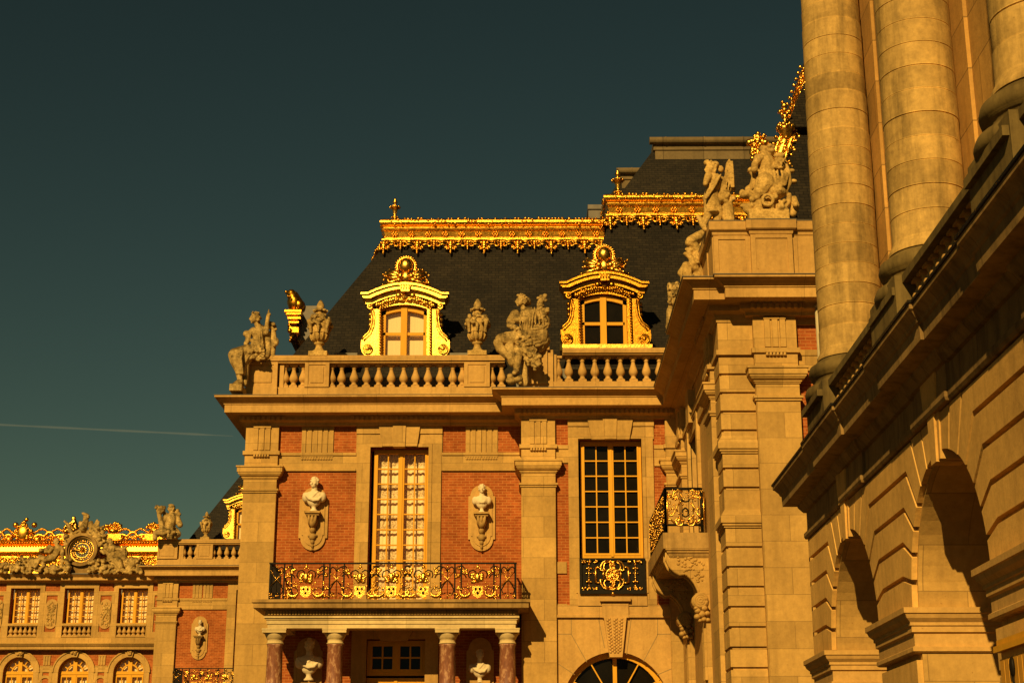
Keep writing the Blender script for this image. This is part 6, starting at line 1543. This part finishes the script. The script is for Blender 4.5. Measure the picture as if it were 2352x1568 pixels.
for i in range(4): f.T([(60+20*i, 1380, -.22), (40+26*i, 1440, -.24), (70+20*i, 1500, -.2)], 12)
carve(f, 'reclining_statue', 'pale stone limbs of a figure lounging over the flank parapet, below the banner-bearer', 'statue', 'statue_clean', SG, .02)
zh = zoom(2200, 900, .319); f = Fig(zh, 36.2)
f.E(430, 385, 0, 52, 62); f.E(432, 345, -.08, 40, 16); f.L((428, 370, -.2, 9), (428, 405, -.24, 13)); f.E(405, 372, -.18, 12); f.E(455, 372, -.18, 12); f.E(425, 425, -.19, 22, 9)
f.lumps(46, 375, 490, 260, 330, 14, 26, -.12, .1, 1); f.lumps(40, 375, 470, 435, 500, 12, 24, -.2, .02, 2); f.lumps(14, 370, 395, 320, 440, 12, 20, -.1, .1, 3)
f.L((430, 470, .05, 50), (420, 560, .05, 70), (430, 720, .05, 90)); f.L((390, 520, -.1, 26), (380, 600, -.15, 26), (385, 700, -.1, 30))
carve(f, 'bearded_statue', 'curly-bearded stone head peeping out behind the wing cornice, right of the second dormer', 'statue', group=SG, vox=.016)
# putto with a basket on the far pavilion
zb3 = zoom(520, 1680, .2168); f = Fig(zb3, 68.75)
f.head(350, 375, 56, -.05, -1, seed=3); f.L((360, 440, 0, 40), (355, 490, 0, 62)); f.L((350, 520, 0, 84), (330, 620, 0, 88), (310, 710, 0, 92)); f.L((270, 500, -.1, 50), (225, 600, -.2, 40), (210, 680, -.25, 40))
f.L((215, 700, -.3, 44), (195, 600, -.32, 38), (172, 500, -.3, 36), (185, 455, -.3, 56)); f.lumps(26, 120, 250, 360, 445, 18, 30, -.4, -.1, 2)
f.L((420, 480, .05, 46), (450, 560, .05, 44), (480, 640, .05, 48)); f.E(440, 420, .05, 34, 40); f.E(470, 470, .05, 30)
f.L((320, 740, -.1, 80), (230, 780, -.3, 70), (130, 790, -.4, 50)); f.L((390, 740, .1, 70), (440, 790, .05, 60)); f.E(370, 790, -.25, 50, 44); f.L((120, 800, -.35, 46), (110, 880, -.35, 40)); f.lumps(20, 100, 460, 770, 850, 26, 44, -.4, 0, 3); f.lumps(8, 320, 380, 840, 890, 16, 28, -.45, -.3, 4)
for i in range(4): f.T([(260, 690+20*i, -.3), (320, 670+26*i, -.36), (400, 640+30*i, -.25)], 12)
carve(f, 'putto_statue', 'stone putto holding up a basket of flowers on the far pavilion corner', 'statue', group=SG, vox=.03)
# figures round the clock
f = Fig(zC, 72.0)
f.head(830, 575, 42, -.1, -1, seed=5); f.L((835, 620, -.1, 30), (850, 660, -.05, 46)); f.L((845, 680, 0, 62), (815, 750, 0, 58), (775, 810, -.05, 62)); f.L((900, 660, 0, 36), (915, 740, 0, 28), (905, 850, -.05, 24), (905, 920, -.05, 24)); f.L((780, 680, -.15, 34), (740, 740, -.25, 26), (690, 740, -.3, 24))
f.L((760, 820, -.1, 56), (680, 850, -.25, 48), (610, 820, -.3, 40)); f.L((605, 820, -.3, 36), (580, 890, -.3, 32), (545, 960, -.35, 26)); f.L((740, 850, -.1, 44), (640, 900, -.2, 34))
f.E(500, 880, -.1, 76, 70); f.L((440, 850, 0, 50), (480, 940, -.1, 46)); f.E(610, 705, -.1, 46, 34); f.L((620, 710, 0, 40), (690, 700, .05, 50), (720, 650, .05, 36))
f.lumps(150, 0, 480, 900, 1045, 14, 34, -.3, .2, 7); f.lumps(110, 250, 560, 850, 1000, 14, 30, -.2, .2, 8); f.lumps(150, 560, 1040, 940, 1050, 14, 34, -.3, .2, 9); f.lumps(14, 930, 1030, 830, 960, 24, 36, -.2, .1, 10); f.lumps(12, 290, 380, 790, 860, 20, 32, 0, .2, 11)
for i in range(5): f.T([(440+30*i, 830, -.3), (470+24*i, 890, -.34), (490+20*i, 960, -.3)], 11)
carve(f, 'reclining_statue', 'weathered stone nude man reclining among carved rubble, left of the clock', 'statue', group='stone figures flanking the clock', vox=.024)
f = Fig(zC, 72.0)
f.head(1612, 575, 42, -.08, 1, seed=11); f.L((1615, 625, -.05, 30), (1630, 660, 0, 46)); f.L((1630, 680, 0, 72), (1600, 740, -.02, 66), (1640, 820, -.05, 80)); f.L((1560, 670, -.1, 40), (1500, 720, -.2, 32), (1545, 760, -.3, 28)); f.L((1720, 680, 0, 40), (1790, 690, -.1, 28), (1845, 660, -.1, 24))
f.L((1650, 830, -.1, 80), (1740, 880, -.25, 66), (1780, 960, -.3, 46)); f.L((1640, 850, -.1, 60), (1700, 950, -.2, 46), (1850, 1030, -.3, 30), (1880, 1040, -.3, 24))
for i in range(5): f.T([(1540+12*i, 700+22*i, -.3), (1620, 760+26*i, -.36), (1720, 740+34*i, -.3), (1840, 700+30*i, -.15)], 14)
f.L((1830, 720, 0, 40), (1810, 830, -.05, 44), (1810, 930, -.1, 34)); f.lumps(130, 1300, 1560, 850, 1040, 14, 34, -.3, .2, 3); f.lumps(90, 1480, 1760, 940, 1050, 16, 34, -.35, .1, 4); f.lumps(110, 1860, 2080, 830, 1045, 14, 34, -.3, .15, 5); f.E(1950, 890, -.2, 70, 80); f.lumps(30, 1880, 2030, 820, 920, 16, 30, -.35, -.1, 6)
f.L((1900, 960, -.2, 40), (1920, 1040, -.25, 34)); f.L((2040, 970, -.2, 40), (2070, 1040, -.25, 34))
carve(f, 'reclining_statue', 'weathered stone draped woman reclining with an animal at her feet, right of the clock', 'statue', group='stone figures flanking the clock', vox=.024)
f = Fig(zC, 72.3)
f.along([(985, 640), (1000, 540), (1080, 470), (1200, 440), (1330, 460), (1420, 540), (1440, 640)], 170, 30, 12, 26, -.05, 1)
v = []
f.L((1250, 200, 0, 34), (1250, 250, 0, 40)); f.E(1250, 185, 0, 48, 24); f.lumps(10, 1205, 1300, 165, 235, 14, 22, -.15, .05, 2)
f.L((1250, 280, 0, 48), (1225, 380, -.05, 58)); f.L((1170, 300, 0, 28), (1190, 400, 0, 36)); f.L((1330, 300, 0, 30), (1330, 400, 0, 40)); f.E(1222, 395, -.25, 40, 40); f.E(1225, 430, -.2, 34, 16)
for x, y, x2, y2 in ((1000, 330, 940, 280), (1390, 340, 1415, 265), (1420, 380, 1440, 290), (1460, 400, 1510, 350), (1370, 400, 1400, 300)): f.L((x+ (20 if x < 1200 else -30), 420, 0, 34), (x, y, 0, 26), (x2, y2, 0, 16))
f.lumps(40, 1320, 1520, 380, 500, 20, 34, -.2, .1, 3); f.lumps(30, 1440, 1560, 480, 640, 22, 36, -.2, .1, 4); f.lumps(26, 950, 1010, 480, 640, 18, 30, -.2, .1, 5)
f.v = [p for p in f.v]
carve(f, 'carved_crown', 'dark stone crown and wreath of foliage carved above the clock', 'sculpture', vox=.024)
f = Fig(zC, 73.2)
f.E(1075, 240, 0, 36, 34); f.L((1080, 280, 0, 36), (1090, 350, 0, 56), (1080, 430, 0, 60)); f.L((1050, 310, -.05, 26), (1000, 340, -.05, 26), (960, 390, 0, 30)); f.lumps(60, 960, 1140, 330, 450, 18, 30, -.2, .1, 3)
carve(f, 'gilded_putto', 'small gilded figure on the roof crest, just left of the stone crown over the clock', 'statue', 'gold_fine', None, .03, 1, .012)
# ================================================================ vapour trail high in the sky
m = bpy.data.materials.new('thin_vapour'); m.use_nodes = True; t = m.node_tree; t.nodes.clear()
o = t.nodes.new('ShaderNodeOutputMaterial'); x = t.nodes.new('ShaderNodeMixShader'); a = t.nodes.new('ShaderNodeBsdfTransparent'); d = t.nodes.new('ShaderNodeBsdfDiffuse')
d.inputs[0].default_value = (.85, .85, .85, 1)
lw = t.nodes.new('ShaderNodeLayerWeight'); lw.inputs[0].default_value = .35; iv = t.nodes.new('ShaderNodeMapRange'); iv.inputs[1].default_value = 0; iv.inputs[2].default_value = .8; iv.inputs[3].default_value = .03; iv.inputs[4].default_value = 0
t.links.new(lw.outputs['Facing'], iv.inputs[0]); t.links.new(iv.outputs[0], x.inputs[0]); t.links.new(a.outputs[0], x.inputs[1]); t.links.new(d.outputs[0], x.inputs[2]); t.links.new(x.outputs[0], o.inputs[0])
M['vapour'] = m
mb = MB(); a, b = PY(-60, 972, 6000), PY(535, 1001, 6000); n = 14
mb.tube([a.lerp(b, i/n) for i in range(n+1)], [5+1.2*math.sin(i*1.7) if i < n-1 else 2 for i in range(n+1)], 10)
tag(mb.build('vapour_trail', M['vapour'], None, tuple(a)), 'thin faint white aircraft trail low in the dark sky at left', 'contrail')
